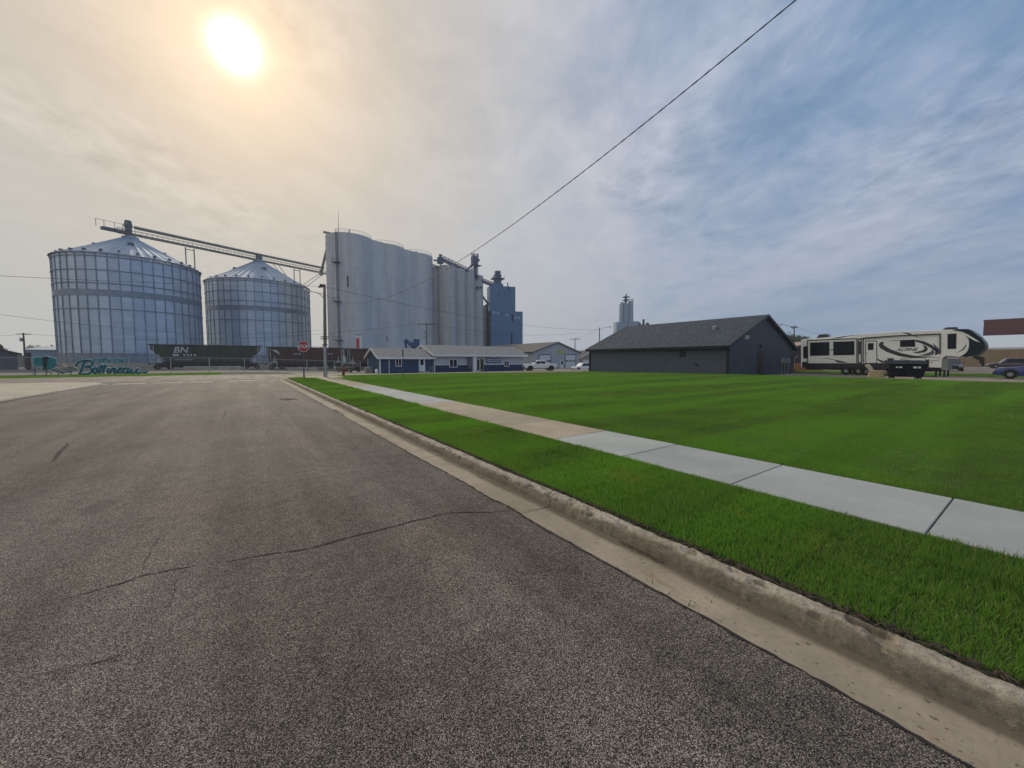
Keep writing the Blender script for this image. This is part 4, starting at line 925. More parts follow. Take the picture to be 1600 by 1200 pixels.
# spout, head frame and mast at the left corner
S1, S2 = at(502, 425, 150), at(512, 384, 133); S1.z += 1; S2.z += 1
mb = MB(); mb.tube([S1, S2], .45, 8).tube([S1-Vector((0,0,1.2)), S1+Vector((0,0,.8))], [.8, .6], 8).tube([S2-Vector((0,0,.2)), S2+Vector((.6,0.4,.9))], [.9, .5], 8); mb.build('spout', mt['convey'], ea)
mb = MB(); q1, q2, q3 = at(505.5, 362.5, 132), at(512.5, 364, 132), at(530, 368, 132)
for v in (q1, q2, q3): v.z += 1
mb.bar(q1, q3, .5, .7); mb.bar(q2, q2-Vector((0,0,3.6)), .3); mb.bar(q2+Vector((.4,0,0)), q2-Vector((-.4,0,3.6)), .3); mb.bar(q3, q3-Vector((0,0,2.6)), .3); mb.build('head_frame', mt['convey'], ea)
m0, m1 = at(529, 368, 132), at(528.6, 328, 132); m0.z += 0; m1.z += 1
MB().tube([m0, m1], [.14, .04], 6).build('mast', mt['galv'], ea)
mb = MB()
for px, py, dz in ((542, 374, 1.6), (583, 385, .9), (616, 393, .9), (650, 403, .9), (546, 374, 3.2)):
    v = at(px, py, 128+(px-540)*.17); w_ = 1. if dz < 3 else .12; mb.box(v.x-w_/2, v.x+w_/2, v.y-.5, v.y+.5, HA-.1, HA+dz)
mb.build('roof_hatch', mt['steel_dark'], ea)
mb = MB()
for px, py, w_, h_ in ((543.5, 440, .4, 3.5), (603.5, 529.5, .8, 1.8), (593, 534, .6, 1.8)):
    # small openings in the silo fronts
    r_, f_ = ray(px, py); best = None
    for k in range(3):
        c = A1+ad*((A3-A1).length*k/2); dv = Vector((r_.x, r_.y)); a = dv.dot(dv); b = -2*dv.dot(c.xy); cc = c.xy.dot(c.xy)-RA**2; D = b*b-4*a*cc
        if D > 0:
            s = (-b-math.sqrt(D))/(2*a)
            if best is None or s < best[0]: best = (s, c)
    if best:
        s, c = best; p = r_*s; n = (Vector((p.x, p.y, 0))-c).normalized(); mb.obox((p.x, p.y, p.z+EYE+1), (-n.y, n.x, 0), n, -w_/2, w_/2, -h_/2, h_/2, -.3, .06)
mb.build('opening', mt['darktrim'], ea)

# ------------------------------------------------------------------ concrete elevator B: row of narrow silos
eb = thing('concrete_elevator', 'row of narrower older concrete silos right of the wide pale ones', 'grain elevator', (0,0,-1))
B1, B4 = Vector((*C(-25.3, 152).xy, 0)), Vector((*C(-15.8, 169).xy, 0)); bd = (B4-B1).normalized(); bn = Vector((-bd.y, bd.x, 0)); RB, HB = 3.25, 38.6
for k in range(4):
    c = B1+bd*((B4-B1).length*k/3)
    for r_ in range(3):
        if r_ == 2 and k > 1: continue
        o_ = MB().lathe([(RB, 0), (RB, HB), (RB-.3, HB)], 48).build('silo', mt['silo_b'], eb, smooth=True); o_.location = c+bn*6.2*r_
MB().obox(B1, bd, -bn, 0, (B4-B1).length, 0, HB-.1, -6, 1.4).build('web_wall', mt['silo_b'], eb)
dk = MB(); dk.obox(B1, bd, -bn, -2.5, (B4-B1).length+1.5, HB-.01, HB+.12, -6.5, .6); dk.build('deck', mt['silo_b'], eb)
def truss(a, b, mat, parent, name, hgt=1.6, w=1.3, rail=True):
    a, b = Vector(a), Vector(b); d = b-a; n = max(2, int(d.length/1.8)); s = Vector((d.y, -d.x, 0)).normalized()*w/2; mb = MB(); up = Vector((0,0,hgt))
    for o_ in (-s, s):
        mb.bar(a+o_, b+o_, .28); mb.bar(a+o_+up, b+o_+up, .2)
        for i in range(n): mb.bar(a+d*(i/n)+o_, a+d*((i+1)/n)+o_+up, .14); mb.bar(a+d*(i/n)+o_, a+d*(i/n)+o_+up, .14)
    mb.bar(a+Vector((0,0,.3)), b+Vector((0,0,.3)), w*.8, .7); return mb.build(name, mat, parent)
zz = Vector((0,0,1))
t1, t2 = at(688, 408, 150), at(741, 432, 164); truss(t1+zz*1.6, t2+zz*1.5, mt['navyequip'], eb, 'top_conveyor', 1.5)
mb = MB(); 
for q in (0, .15, .33, .5, .68, .85): v = t1+(t2-t1)*q; mb.bar(v+zz*.2, Vector((v.x, v.y, HB)), .3)
mb.box(t1.x-.9, t1.x+.9, t1.y-.9, t1.y+.9, t1.z, t1.z+2.4); mb.box(t1.x-.4, t1.x+.4, t1.y-.4, t1.y+.4, t1.z+2.4, t1.z+3.6); mb.bar(t1+Vector((-3,-1,.8)), t1+zz*.8, 1., .3); mb.build('conveyor_frame', mt['navyequip'], eb)
truss(at(675, 414, 153), at(692, 420, 154), mt['navyequip'], eb, 'link_bridge', 1.2)
lt = at(742, 434, 165); mb = MB(); ht = at(741.5, 398, 165).z+1
for dx_, dy_ in ((-.9,-.9),(.9,-.9),(-.9,.9),(.9,.9)): mb.bar((lt.x+dx_, lt.y+dy_, HB-1), (lt.x+dx_, lt.y+dy_, ht), .3)
z = HB
while z < ht-1: mb.bar((lt.x-.9, lt.y-.9, z), (lt.x+.9, lt.y-.9, z+1.4), .15); mb.bar((lt.x-.9, lt.y+.9, z), (lt.x-.9, lt.y-.9, z+1.4), .15); z += 1.4
mb.box(lt.x-.5, lt.x+.1, lt.y-.4, lt.y+.3, HB-1, ht-2).box(lt.x+.3, lt.x+.8, lt.y-.4, lt.y+.3, HB-1, ht-2)
mb.build('leg_tower', mt['navyequip'], eb)
mb = MB(); mb.box(lt.x-1.3, lt.x+.9, lt.y-1., lt.y+1., ht-4.2, ht-.8).box(lt.x-1.8, lt.x+2.7, lt.y-1.2, lt.y+1.2, ht-4.5, ht-4.25).box(lt.x+.9, lt.x+2., lt.y-.6, lt.y+.6, ht-2.6, ht-1.5).box(lt.x-1.7, lt.x+1.9, lt.y-.1, lt.y+.1, ht, ht+.25)
mb.box(lt.x-.6, lt.x+1.9, lt.y-.9, lt.y+.9, ht-9.2, ht-9.0)
for dx_ in (-1.3, -.2, 1.1, 1.8): mb.bar((lt.x+dx_, lt.y, ht-.9), (lt.x+dx_, lt.y, ht+.9), .15)
mb.tube([(lt.x-1.2, lt.y, ht-4.2), (lt.x-4.2, lt.y-1, HB+1)], .4, 6); mb.build('leg_head', mt['navyequip'], eb)
truss(at(743, 433, 166), at(773.5, 444.5, 173), mt['navyequip'], eb, 'bridge_conveyor', 1.3)
MB().tube([at(752.5, 461, 168)+zz, at(765, 478, 175)+zz], .45, 8).build('spout', mt['convey'], eb)
mb = MB()
for px in (745.5, 750.7): v = at(px, 449, 165.3); mb.box(v.x-.35, v.x+.35, v.y-.6, v.y+.3, v.z+.5, v.z+1.3)
mb.build('opening', mt['darktrim'], eb)

# ------------------------------------------------------------------ blue elevator
bl = thing('blue_elevator', 'blue metal clad elevator building with stepped top right of concrete silos', 'grain elevator', (*C(-9.07, 170).xy, -1.2))
fd = C(14.3, 4.0); fd.z = 0; fd.normalize(); fn = Vector((fd.y, -fd.x, 0))   # fd along the front, fn towards the viewer
def bx_(u0, u1, d0, d1, z0_, z1_, mat, name): return MB().obox((0,0,0), fd, -fn, u0, u1, z0_, z1_, d0, d1).build(name, mat, bl)
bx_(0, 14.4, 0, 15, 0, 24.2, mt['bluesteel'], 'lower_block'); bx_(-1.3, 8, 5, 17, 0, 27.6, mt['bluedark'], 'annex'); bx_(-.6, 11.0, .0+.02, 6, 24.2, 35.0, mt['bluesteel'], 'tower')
bx_(.5, 5.6, .8, 5, 35.0, 36.2, mt['bluesteel'], 'tower_step'); bx_(-.07, 0, .02, 15, 0, 24.1, mt['bluedark'], 'side_shade_sheet')  # thin dark sheet paints the shade on the lower block's left face
mb = MB(); mb.obox((0,0,0), fd, -fn, 2.0, 5.0, 36.2, 40.4, 1.5, 4.5); mb.obox((0,0,0), fd, -fn, 2.4, 4.7, 40.4, 42.0, 1.8, 4.2); mb.obox((0,0,0), fd, -fn, .8, 6.4, 38.5, 38.8, .9, 5.0); mb.obox((0,0,0), fd, -fn, 7.6, 8.0, 35, 37, 1, 1.4)
for q in (.9, 2.2, 4.0, 6.2): mb.obox((0,0,0), fd, -fn, q, q+.1, 38.8, 39.9, .9, 1.)
mb.build('head_house', mt['navyequip'], bl, bevel=.15)
mb = MB()
for px, py in ((772, 488), (779, 489), (794, 491.5), (809, 495), (815, 495)): 
    v = at(px, py, 170); u_ = (v-Vector(bl.location)).dot(fd); mb.obox((0,0,0), fd, fn, u_-.45, u_+.45, v.z+1.2-.45, v.z+1.2+.45, -.0, .05)
mb.build('patch', mt['bluepatch'], bl)
mb = MB()
for px, py, w_, h_ in ((803, 496, 1.1, 3.0), (801.5, 530, .7, 6.), (785, 489, .35, 1.), (787.5, 490, .3, .9), (790, 457, .4, .6), (795, 461, .4, .6), (778, 461, .3, 1.4), (794, 478, .3, .8), (780, 459, .3, 1.2), (796, 450, .4, 2.2)):
    v = at(px, py, 170.5); u_ = (v-Vector(bl.location)).dot(fd); mb.obox((0,0,0), fd, fn, u_-w_/2, u_+w_/2, v.z+1.2-h_/2, v.z+1.2+h_/2, -.0, .06)
mb.build('opening', mt['offnavy'], bl)

# ------------------------------------------------------------------ far mill
fm = thing('far_mill', 'distant mill with two pale round tanks and a rooftop mast behind the dark roof', 'grain mill', (0,0,-1)); Zf = 215.
def fat(px, py): v = at(px, py, Zf); v.z += 1; return v
for px, r_, top in ((971.5, 1.55, 476), (985, 1.5, 473.5)):
    v = fat(px, top); o_ = MB().lathe([(r_, 0), (r_, v.z), (r_*.6, v.z+1.2)], 32).build('tank', mt['shed'], fm, smooth=True); o_.location = (v.x, v.y, 0)
v = fat(978, 500); u_ = C(1, 0); u_.z = 0; nn = -C(0, 1); nn.z = 0
mb = MB(); mb.obox((v.x, v.y, 0), u_, nn, -6., -.2, 0, fat(965, 504).z, -3, 3).obox((v.x, v.y, 0), u_, nn, 0, 6.2, 0, fat(965, 503).z, -3, 3.4).obox((v.x, v.y, 0), u_, nn, -1.6, .8, 0, fat(978, 475).z, -1, 2.4); mb.build('mill_block', mt['shed'], fm)
mb = MB(); mb.obox((v.x, v.y, 0), u_, nn, -1.0, -.0, fat(978, 475).z, fat(978, 463).z, 0, 1).obox((v.x, v.y, 0), u_, nn, -1.9, 1.4, fat(978, 465).z, fat(978, 464).z, -1, 2).obox((v.x, v.y, 0), u_, nn, -1.9, .8, fat(978, 470).z, fat(978, 469).z, -1, 2)
mb.bar(fat(979, 468), fat(989, 468), .3).bar(fat(989, 467), fat(989, 503), .25).bar(fat(978.5, 463), fat(978.5, 459.5), .5).bar(fat(971, 480), fat(971, 502), .6, .6).bar(fat(969, 482), fat(974, 484), .5).bar(fat(970, 490), fat(976, 490), .5).build('leg', mt['navyequip'], fm)
mb = MB()
for px, py, r_ in ((998.5, 506, .95), (1011.5, 507, 1.1), (1001, 510, 1.2)): c = fat(px, py); mb.lathe([(r_*math.cos(t)+.01, c.z+r_*math.sin(t)) for t in [k*PI/8-PI/2 for k in range(9)]], 12, (c.x, c.y))
c = fat(1005.5, 505); mb.tube([(c.x, c.y, c.z-4), (c.x, c.y, fat(1005, 499).z)], .6, 10); mb.bar(fat(990, 512), fat(1015, 512), 1.0); mb.build('dust_collector', mt['bluedark'], fm, smooth=True)
mb = MB(); mb.obox(fat(1000, 512), u_, nn, -5, 6, -14, 0, -3, 3); mb.build('low_block', mt['greyside'], fm)

# ------------------------------------------------------------------ railcars
def hopper(name, label, L, mat, loc, logo):
    e_, f_ = (3.75, 2.5) if logo == 'BN' else (2.9, 2.0)
    h = thing(name, label, 'railcar', loc, 0, 'covered hopper railcars'); W = 3.1
    side = [(.25,0,4.45),(L-.25,0,4.45),(L-.25,0,e_),(L-f_,0,1.45),(f_,0,1.45),(.25,0,e_)]
    MB().prism(side, (0,0,0), (0,W,0)).build('body', mat, h)
    mb = MB(); mb.box(1.5, L-1.5, .9, W-.9, .75, 1.35).box(.1, L-.1, -.06, W+.06, 4.45, 4.60).box(.1, L-.1, -.05, W+.05, .95, 1.45 if False else 1.25); mb.build('sill', mt['rblack'], h)
    MB().prism([(2.1,1.1,.4),(L-2.1,1.1,.4),(L-1.6,1.1,1.5),(1.6,1.1,1.5)], (0,0,0), (0,.9,0)).build('center_sill', mt['rblack'], h)
    if logo != 'BN':
        MB().prism([(.35,1.1,1.2),(f_+.1,1.1,1.3),(.35,1.1,e_-.05)], (0,0,0), (0,.9,0)).prism([(L-.35,1.1,1.2),(L-f_-.1,1.1,1.3),(L-.35,1.1,e_-.05)], (0,0,0), (0,.9,0)).build('end_frame', mt['rblack'], h)
    rb = MB(); n = int(L/1.05)
    for i in range(1, n): x = i*L/n; zlo = 1.3 if 2.6 < x < L-2.6 else (e_-(min(x, L-x)-.25)*(e_-1.45)/(f_-.25)+.1); rb.box(x-.04, x+.04, -.08, 0, zlo, 4.45)
    rb.build('side_rib', mat, h)
    wk = MB(); wk.box(.2, L-.2, W/2-.35, W/2+.35, 4.75, 4.80)
    for i in range(8): wk.box(1+i*(L-2)/7-.05, 1+i*(L-2)/7+.05, W/2-.4, W/2+.4, 4.6, 4.75)
    wk.build('roof_walk', mt['galv'], h)
    for i in range(3):
        c = L/2+(i-1)*(L-6.6)/3; a, b = (L-6.6)/6+.35, .9; z1, z0_ = 1.42, .28
        MB().add([(c-a,.2,z1),(c+a,.2,z1),(c+a,W-.2,z1),(c-a,W-.2,z1),(c-b,.9,z0_),(c+b,.9,z0_),(c+b,W-.9,z0_),(c-b,W-.9,z0_)], [(0,1,5,4),(1,2,6,5),(2,3,7,6),(3,0,4,7),(4,5,6,7)]).build('hopper_bay', mt['rblack'], h)
    for xc in (1.9, L-1.9):
        tk = MB().box(xc-1.3, xc+1.3, .35, .55, .45, .8).box(xc-.35, xc+.35, .3, 2.8, .55, .95).box(xc-1.3, xc+1.3, 2.55, 2.75, .45, .8).build('truck', mt['rblack'], h)
        for dx_ in (-.88, .88):
            MB().wheel((xc+dx_, .75, .46), .46, .14).build('wheel', mt['rblack'], tk); MB().wheel((xc+dx_, 2.35, .46), .46, .14).build('wheel', mt['rblack'], tk)
    for s_, x0_ in ((1, .25), (-1, L-.25)):
        ld = MB()
        for dx_ in (0, .5): ld.bar((x0_+s_*(.05+dx_), -.06, .7), (x0_+s_*(.05+dx_), -.06, 4.4), .08)
        for i in range(9): ld.bar((x0_+s_*.05, -.06, .8+i*.42), (x0_+s_*.55, -.06, .8+i*.42), .06)
        ld.bar((x0_+s_*1.2, -.02, 1.25), (x0_+s_*1.2, -.02, 2.7), .12).bar((x0_+s_*.05, -.02, 1.3), (x0_+s_*1.8, -.02, 1.3), .1).box(min(x0_+s_*.9, x0_+s_*1.5), max(x0_+s_*.9, x0_+s_*1.5), .3, .5, 1.3, 2.0); ld.build('ladder', mt['rwhite'], h)
        MB().bar((x0_-s_*.25, W/2, 1.0), (x0_-s_*.45, W/2, .95), .35, .35).build('coupler', mt['rblack'], h)
    if logo == 'BN':
        text_obj('logo', 'BN', 1.55, mt['rwhite'], h, (3.45, -.1, 3.1), (1,0,0), (0,-1,0), .01, .25, .03, sx=1.0)
        mb = MB()
        for i, w_ in enumerate((.55, .45, .0, .3, .35, .3, .35)):
            if w_: mb.box(3.4+i*.5, 3.4+i*.5+w_*.8, -.1, -.09, 2.45, 2.85)
        mb.box(3.6, 6.3, -.1, -.09, 1.75, 1.82); mb.build('stencilling', mt['rwhite'], h)
    else:
        mb = MB()
        for i in range(3): mb.box(5.0+i*.5, 5.3+i*.5, -.1, -.09, 3.0, 3.3); mb.box(11.+i*.6, 11.35+i*.6, -.1, -.09, 3.1, 3.35)
        mb.prism([(1.0,0,3.95),(1.9,0,3.95),(2.5,0,3.1),(2.2,0,3.1)], (0,-.1,0), (0,-.09,0)); mb.build('stencilling', mt['rwhite'] if logo == 'x' else mt['rbrown'], h)
        mb = MB()
        for i in range(6): mb.box(2.8+i*1.5, 3.3+i*1.5, .05, .2, 1.0, 1.3)
        mb.build('gate_box', mt['rvgrey'], h)
    return h
TY = 94.0
hopper('hopper_railcar', 'dark green covered hopper railcar with white BN emblem', 17.3, mt['rgreen'], (-13.9, TY, -.30), 'BN')
hopper('hopper_railcar', 'brown covered hopper railcar behind the stop sign', 15.2, mt['rbrown'], (4.0, TY, -.42), 'x')
hopper('hopper_railcar', 'brown covered hopper railcar ending behind the blue office', 15.2, mt['rbrown'], (19.45, TY, -.52), 'y')
mb = MB(); mb.add([(-120, TY-1.5, -.62), (120, TY-1.5, -.75), (120, TY+4.6, -.75), (-120, TY+4.6, -.62), (-120, TY-.4, -.42), (120, TY-.4, -.6), (120, TY+3.5, -.6), (-120, TY+3.5, -.42)], [(0,1,5,4),(4,5,6,7),(7,6,2,3)]); struct(mb.build('railway_bed', mt['ballast'], smooth='nofix'))
mb = MB(); mb.bar((-120, TY+.75, -.34), (120, TY+.75, -.55), .08, .14).bar((-120, TY+2.35, -.34), (120, TY+2.35, -.55), .08, .14); struct(mb.build('rail_track', mt['steel_dark']))
# pale concrete blocks / ties lying between fence and cars
for i, (px, w_, lab) in enumerate(((313, 4.6, 'long pale concrete block lying under the green railcar'), (358, 3.6, 'pale concrete block right of the long one under the green railcar'), (465, 3.6, 'pale concrete block lying under the brown railcar'), (490, 1.8, 'short pale concrete block lying under the brown railcar'))):
    p = onY(px, 575, 88); o_ = MB().box(-w_/2, w_/2, -.4, .4, 0, .75).build('concrete_block', mt['apron'], bevel=.05); o_.location = (p.x, 88, H(p.x, 88)-.12); tag(o_, lab, 'block', 'blocks by the railway')

# ------------------------------------------------------------------ chain-link fence
FY = 66.0
fc = thing('chain_link_fence', 'chain-link fence with thin posts along the rail yard', 'fence', (0, FY, 0)); 
xs_ = [-31+3.9*k for k in range(13)]
mb = MB(); 
for a, b in zip(xs_, xs_[1:]): mb.bar((a, 0, H(a, FY)+1.8), (b, 0, H(b, FY)+1.8), .05)
mb.build('top_rail', mt['galv'], fc)
for x in xs_: MB().tube([(x, 0, H(x, FY)-.1), (x, 0, H(x, FY)+1.85)], .045, 8).build('post', mt['galv'], fc)
mb = MB(); sp = .22
for a, b in zip(xs_, xs_[1:]):
    z_ = H(a, FY); x = a
    while x < b-.01:
        mb.bar((x, .02, z_+.05), (x+.9*1, .02, z_+1.78), .005); mb.bar((x+.9, .03, z_+.05), (x, .03, z_+1.78), .005); x += sp
mb.build('mesh', mt['galv'], fc)

# ------------------------------------------------------------------ city sign, built from its traced outline at Y=55.5
SY = 55.5
cs = thing('city_sign', 'teal cut-out sign reading CITY OF Bottineau with a tree emblem', 'sign', (0, SY, .07))
def sp_(zx, zy, dy=0.):     # coordinates in an 8x enlargement whose corner is at (40, 545)
    p = onY(40+zx/8, 545+zy/8, SY); return Vector((p.x, dy, p.z))
def stroke(pts, r, mat, name, dy, closed=False, parent=cs, mbx=None):
    P = [sp_(x, y, dy) for x, y in pts]; Q = []
    for i in range(len(P)-1):       # Catmull-Rom through the traced points
        a, b, c, d = P[max(0, i-1)], P[i], P[i+1], P[min(len(P)-1, i+2)]
        for k in range(6):
            t = k/6; Q.append(.5*((2*b)+(c-a)*t+(2*a-5*b+4*c-d)*t*t+(3*b-3*c+d-a)*t**3))
    Q.append(P[-1]); mbx.tube(Q, r, 6)
def ell(cx, cy, rx, ry, sl=.25, n=12, t0=0.): return [(cx+rx*math.cos(t0+2*PI*k/n)+sl*-ry*math.sin(t0+2*PI*k/n)*-1*-1, cy+ry*math.sin(t0+2*PI*k/n)) for k in range(n+1)]
script = [[(628,232),(650,180),(720,150),(820,156)], [(735,160),(712,220),(690,280),(662,322)], [(735,165),(800,160),(832,182),(810,215),(735,232)], [(735,232),(800,240),(822,275),(790,312),(720,322),(672,308)],
 ell(862,278,26,34), [(888,262),(905,262)], [(948,200),(925,265),(915,300),(935,310)], [(988,200),(966,265),(956,300),(976,310)], [(905,236),(1010,228)],
 [(1030,245),(1012,290),(1022,310),(1042,298)], [(1064,250),(1048,310)], [(1056,285),(1084,250),(1106,252),(1092,300),(1112,308),(1132,285)],
 [(1132,285),(1178,262),(1182,246),(1158,250),(1140,285),(1154,310),(1196,292)], ell(1232,278,28,34), [(1268,248),(1250,295),(1266,310),(1290,290)],
 [(1304,250),(1290,292),(1304,312),(1345,288)], [(1366,248),(1346,295),(1362,311),(1392,290)], ]
script[-3:] = [[(1268,248),(1250,295),(1266,310),(1296,285)], [(1316,250),(1298,292),(1316,313),(1366,280)], [(1386,248),(1364,295),(1382,312),(1424,296),(1470,304),(1500,284)]]
a_, b_ = MB(), MB()
for st in script: stroke(st, .118, None, '', .10, mbx=a_); stroke(st, .062, None, '', 0, mbx=b_)
for m_, r_, dy in ((a_, .118, .10), (b_, .062, 0)): c = sp_(1044, 222, dy); m_.tube([c-Vector((.03,0,0)), c+Vector((.03,0,0))], r_, 8)
L1 = a_.build('lettering_outline', mt['tealpale'], cs); b_.build('lettering', mt['tealdark'], cs)
def stretch(o, zx, k):   # widen the script so that it spans the traced width
    x0_ = sp_(zx, 300).x
    for v in o.data.vertices: v.co.x = x0_+(v.co.x-x0_)*k
for o_ in [x for x in bpy.data.objects if x.parent == cs and x.name.startswith('lettering')]: stretch(o_, 640, 1.03)
p = sp_(842, 192); e = sp_(1345, 192)
for nm, m_, ext, off, dy in (('city_outline', 'tealpale', .02, .05, .03), ('city_lettering', 'tealdark', .02, -.012, -.02)):
    text_obj(nm, 'CITY OF', .62, mt[m_], cs, (p.x, dy, p.z+.03), (1,0,0), (0,-1,0), ext, 0, off, sx=(e.x-p.x)/2.95)
def slab(pts, mat, name, d0, d1, parent=cs):
    return MB().prism([sp_(x, y) for x, y in pts], (0,d0,0), (0,d1,0)).build(name, mat, parent)
can = [(90,130),(130,112),(200,118),(260,100),(310,118),(370,128),(385,160),(375,175),(392,200),(372,225),(350,240),(300,262),(262,240),(238,252),(205,250),(225,225),(150,222),(112,215),(95,200),(112,188),(84,176),(110,165),(88,150)]
cx0, cy0 = 240, 175
slab([(cx0+(x-cx0)*1.06, cy0+(y-cy0)*1.10) for x, y in can], mt['palewhite'], 'tree_outline', .02, .06); slab(can, mt['teal'], 'tree_emblem', -.03, .02)
slab([(195,120),(262,102),(300,120),(270,145),(285,165),(262,185),(290,205),(262,215),(268,255),(240,262),(236,225),(205,212),(230,190),(200,170),(225,150)], mt['signblack'], 'tree_trunk', -.05, -.03)
a_, b_ = MB(), MB()
for st in ([(80,280),(150,262),(210,268),(280,290),(330,318)], [(215,262),(300,270),(400,300),(480,318)], [(390,215),(460,225),(520,242),(590,248),(640,262)], [(350,240),(420,262),(500,270),(600,268),(650,285)], [(330,262),(420,285),(500,300),(580,300)]):
    stroke(st, .085, None, '', .06, mbx=a_); stroke([(x, y-5) for x, y in st], .045, None, '', -.0, mbx=b_)
a_.build('hill_outline', mt['palewhite'], cs); b_.build('hill', mt['signblack'], cs)
mb = MB()
for zx in (110, 250, 400, 560, 700, 900, 1100, 1300, 1480): q = sp_(zx, 310); mb.bar((q.x, .16, H(q.x, SY)-.05), (q.x, .16, q.z+.6), .06)
mb.build('post', mt['steel_dark'], cs)

# ------------------------------------------------------------------ street pole with lamp, stop sign, hydrant
def wires(name, label, pts, r, mat, n=5, tw=0):
    o = MB(); o.tube(pts, r, n)
    if tw:
        P2 = [];
        for i in range(len(pts)-1):
            a, b = Vector(pts[i]), Vector(pts[i+1])
            for k in range(6): P2.append(a.lerp(b, k/6))
        for ph in (0, PI): o.tube([v+Vector((math.cos(i*1.1+ph), 0, math.sin(i*1.1+ph)))*r*.75 for i, v in enumerate(P2)], r*.7, 5)
    return tag(o.build(name, mat, smooth=True), label, 'cable')
def sagline(a, b, sag, n=24):
    a, b = Vector(a), Vector(b); return [a.lerp(b, i/n)-Vector((0,0,4*sag*(i/n)*(1-i/n))) for i in range(n+1)]
PP = at(508.5, 589, 30.4); PP = Vector((PP.x, PP.y, .1)); ptop = at(507, 445, 30.4)
up_ = thing('utility_pole', 'weathered wooden pole with streetlight arm at the street corner', 'utility pole', PP)
tp_ = Vector((ptop.x-PP.x, ptop.y-PP.y, ptop.z-PP.z))
MB().tube([(0,0,-.3), tp_*.3, tp_*.6, tp_], [.145, .13, .115, .09], 12).build('pole', mt['wood'], up_, smooth=True)
def pz(py): return at(507, py, 30.4).z-PP.z
mb = MB(); mb.tube([(.02,-.12,0), (.0,-.14,pz(543))], .09, 8); mb.box(-.14,.14,-.2,.05,pz(545),pz(541)); mb.build('conduit', mt['galv'], up_)
cx_ = C(1, 0); mb = MB()
for py, w_ in ((526.5, .30), (529.5, .30), (539, .22)): z = pz(py); mb.bar(-cx_*w_+Vector((0,-.15,z)), cx_*w_+Vector((0,-.15,z)), .07)
z = pz(446.5); mb.bar(-cx_*.33+Vector((0,-.05,z-.1)), cx_*.1+Vector((0,-.05,z-.05)), .12); mb.box(-.2,.2,-.15,.15,z-.1,z+.1); mb.build('bracket', mt['wood_dark'], up_)
h1, h2, h3 = at(506, 466, 30.4)-PP, at(492, 456.5, 30.4)-PP, at(480, 454, 30.4)-PP; h0 = at(506.5, 459.5, 30.4)-PP
mb = MB(); mb.tube([h1, h1.lerp(h2, .5)+Vector((0,0,.12)), h2, h3], .035, 8); mb.tube([h0, h0.lerp(h2, .6), h2], .022, 6); arm = mb.build('lamp_arm', mt['alu'], up_, smooth=True)
mb = MB(); q0, q1 = h3, at(474, 452.3, 30.4)-PP; mb.tube([q0, q0.lerp(q1, .3), q0.lerp(q1, .8), q1], [.05, .12, .13, .05], 10); mb.build('lamp_head', mt['alu'], up_, smooth=True)
SP_ = at(475.5, 590.5, 28.6); ss1 = thing('stop_sign', 'red octagonal stop sign on a thin steel post', 'stop sign', (SP_.x, SP_.y, .12), 0)
th_ = at(474, 541.5, 28.6); hz = th_.z-.12; nrm = Vector((-th_.x*.35-.1, -th_.y, 0)).normalized(); nrm = Vector((-.25, -1, 0)).normalized(); uu = Vector((-nrm.y, nrm.x, 0)); 
mb = MB(); mb.bar((0,0,-.2), (th_.x-SP_.x, th_.y-SP_.y, hz+.35), .045); mb.build('post', mt['steel_dark'], ss1)
oc = Vector((th_.x-SP_.x, th_.y-SP_.y, hz))+nrm*.035
MB().bar(Vector((-.02,0,-.1)), Vector((-.01,0,.75)), .09).build('post_sleeve', mt['steel_dark'], ss1)
def octo(r): return [oc+uu*(r*math.cos(R(22.5+45*k)))+Vector((0,0,r*math.sin(R(22.5+45*k)))) for k in range(8)]
MB().prism(octo(.415), (0,0,0), nrm*.004).build('sign_border', mt['signwhite'], ss1); MB().prism(octo(.385), nrm*.004, nrm*.008).build('sign_face', mt['red_sign'], ss1)
text_obj('lettering', 'STOP', .34, mt['signwhite'], ss1, oc+nrm*.012-Vector((0,0,.115)), uu, nrm, .002, 0, .008, 'CENTER', sx=.80)
HP = at(536.7, 587.5, 33.5); hy = MB(); hy.lathe([(.01,0),(.16,0),(.16,.05),(.115,.06),(.11,.5),(.14,.52),(.14,.56),(.12,.58),(.11,.66),(.07,.74),(.03,.77),(.03,.82),(.005,.82)], 16)
hyt = thing('fire_hydrant', 'small dark red fire hydrant on the lawn corner', 'fire hydrant', (HP.x, HP.y, .1)); hy.build('body', mt['hyd'], hyt, smooth=True)
mb = MB(); mb.tube([(-.2,0,.42),(.2,0,.42)], .055, 10).tube([(0,-.21,.40),(0,.0,.40)], .075, 10).box(-.12,.12,-.12,.12,.60,.64); mb.build('outlet_cap', mt['hyd'], hyt)
lp = at(630.5, 590.5, 28.); sp2 = thing('sign_post', 'thin dark steel post standing alone in the lawn', 'post', (lp.x, lp.y, .1)); hh = at(630.5, 546, 28.).z-.1
MB().bar((0,0,-.2), (0,0,hh), .05, .04).build('post', mt['steel_dark'], sp2); MB().obox((0,0,0), C(0,1).normalized(), C(1,0), -.15, .15, hh-.45, hh-.02, -.03, -.02).build('sign_plate', mt['galv'], sp2)

# service cable passing overhead, and the lines beyond
tr = [(507,459.5),(520,466),(545,473.5),(575,473),(600,467),(640,450),(680,428),(712,409),(735,397),(770,371),(820,336),(900,280),(960,236),(1020,187),(1080,135),(1140,85),(1190,41),(1235,0)]
P0 = Vector((PP.x, PP.y)); P1 = Vector((8.3, -4.0)); W = []
for px, py in tr:
    r_, f_ = ray(px, py); d = P1-P0; den = r_.x*d.y-r_.y*d.x; s = (P0.x*d.y-P0.y*d.x)/den; W.append(Vector((r_.x*s, r_.y*s, EYE+r_.z*s)))
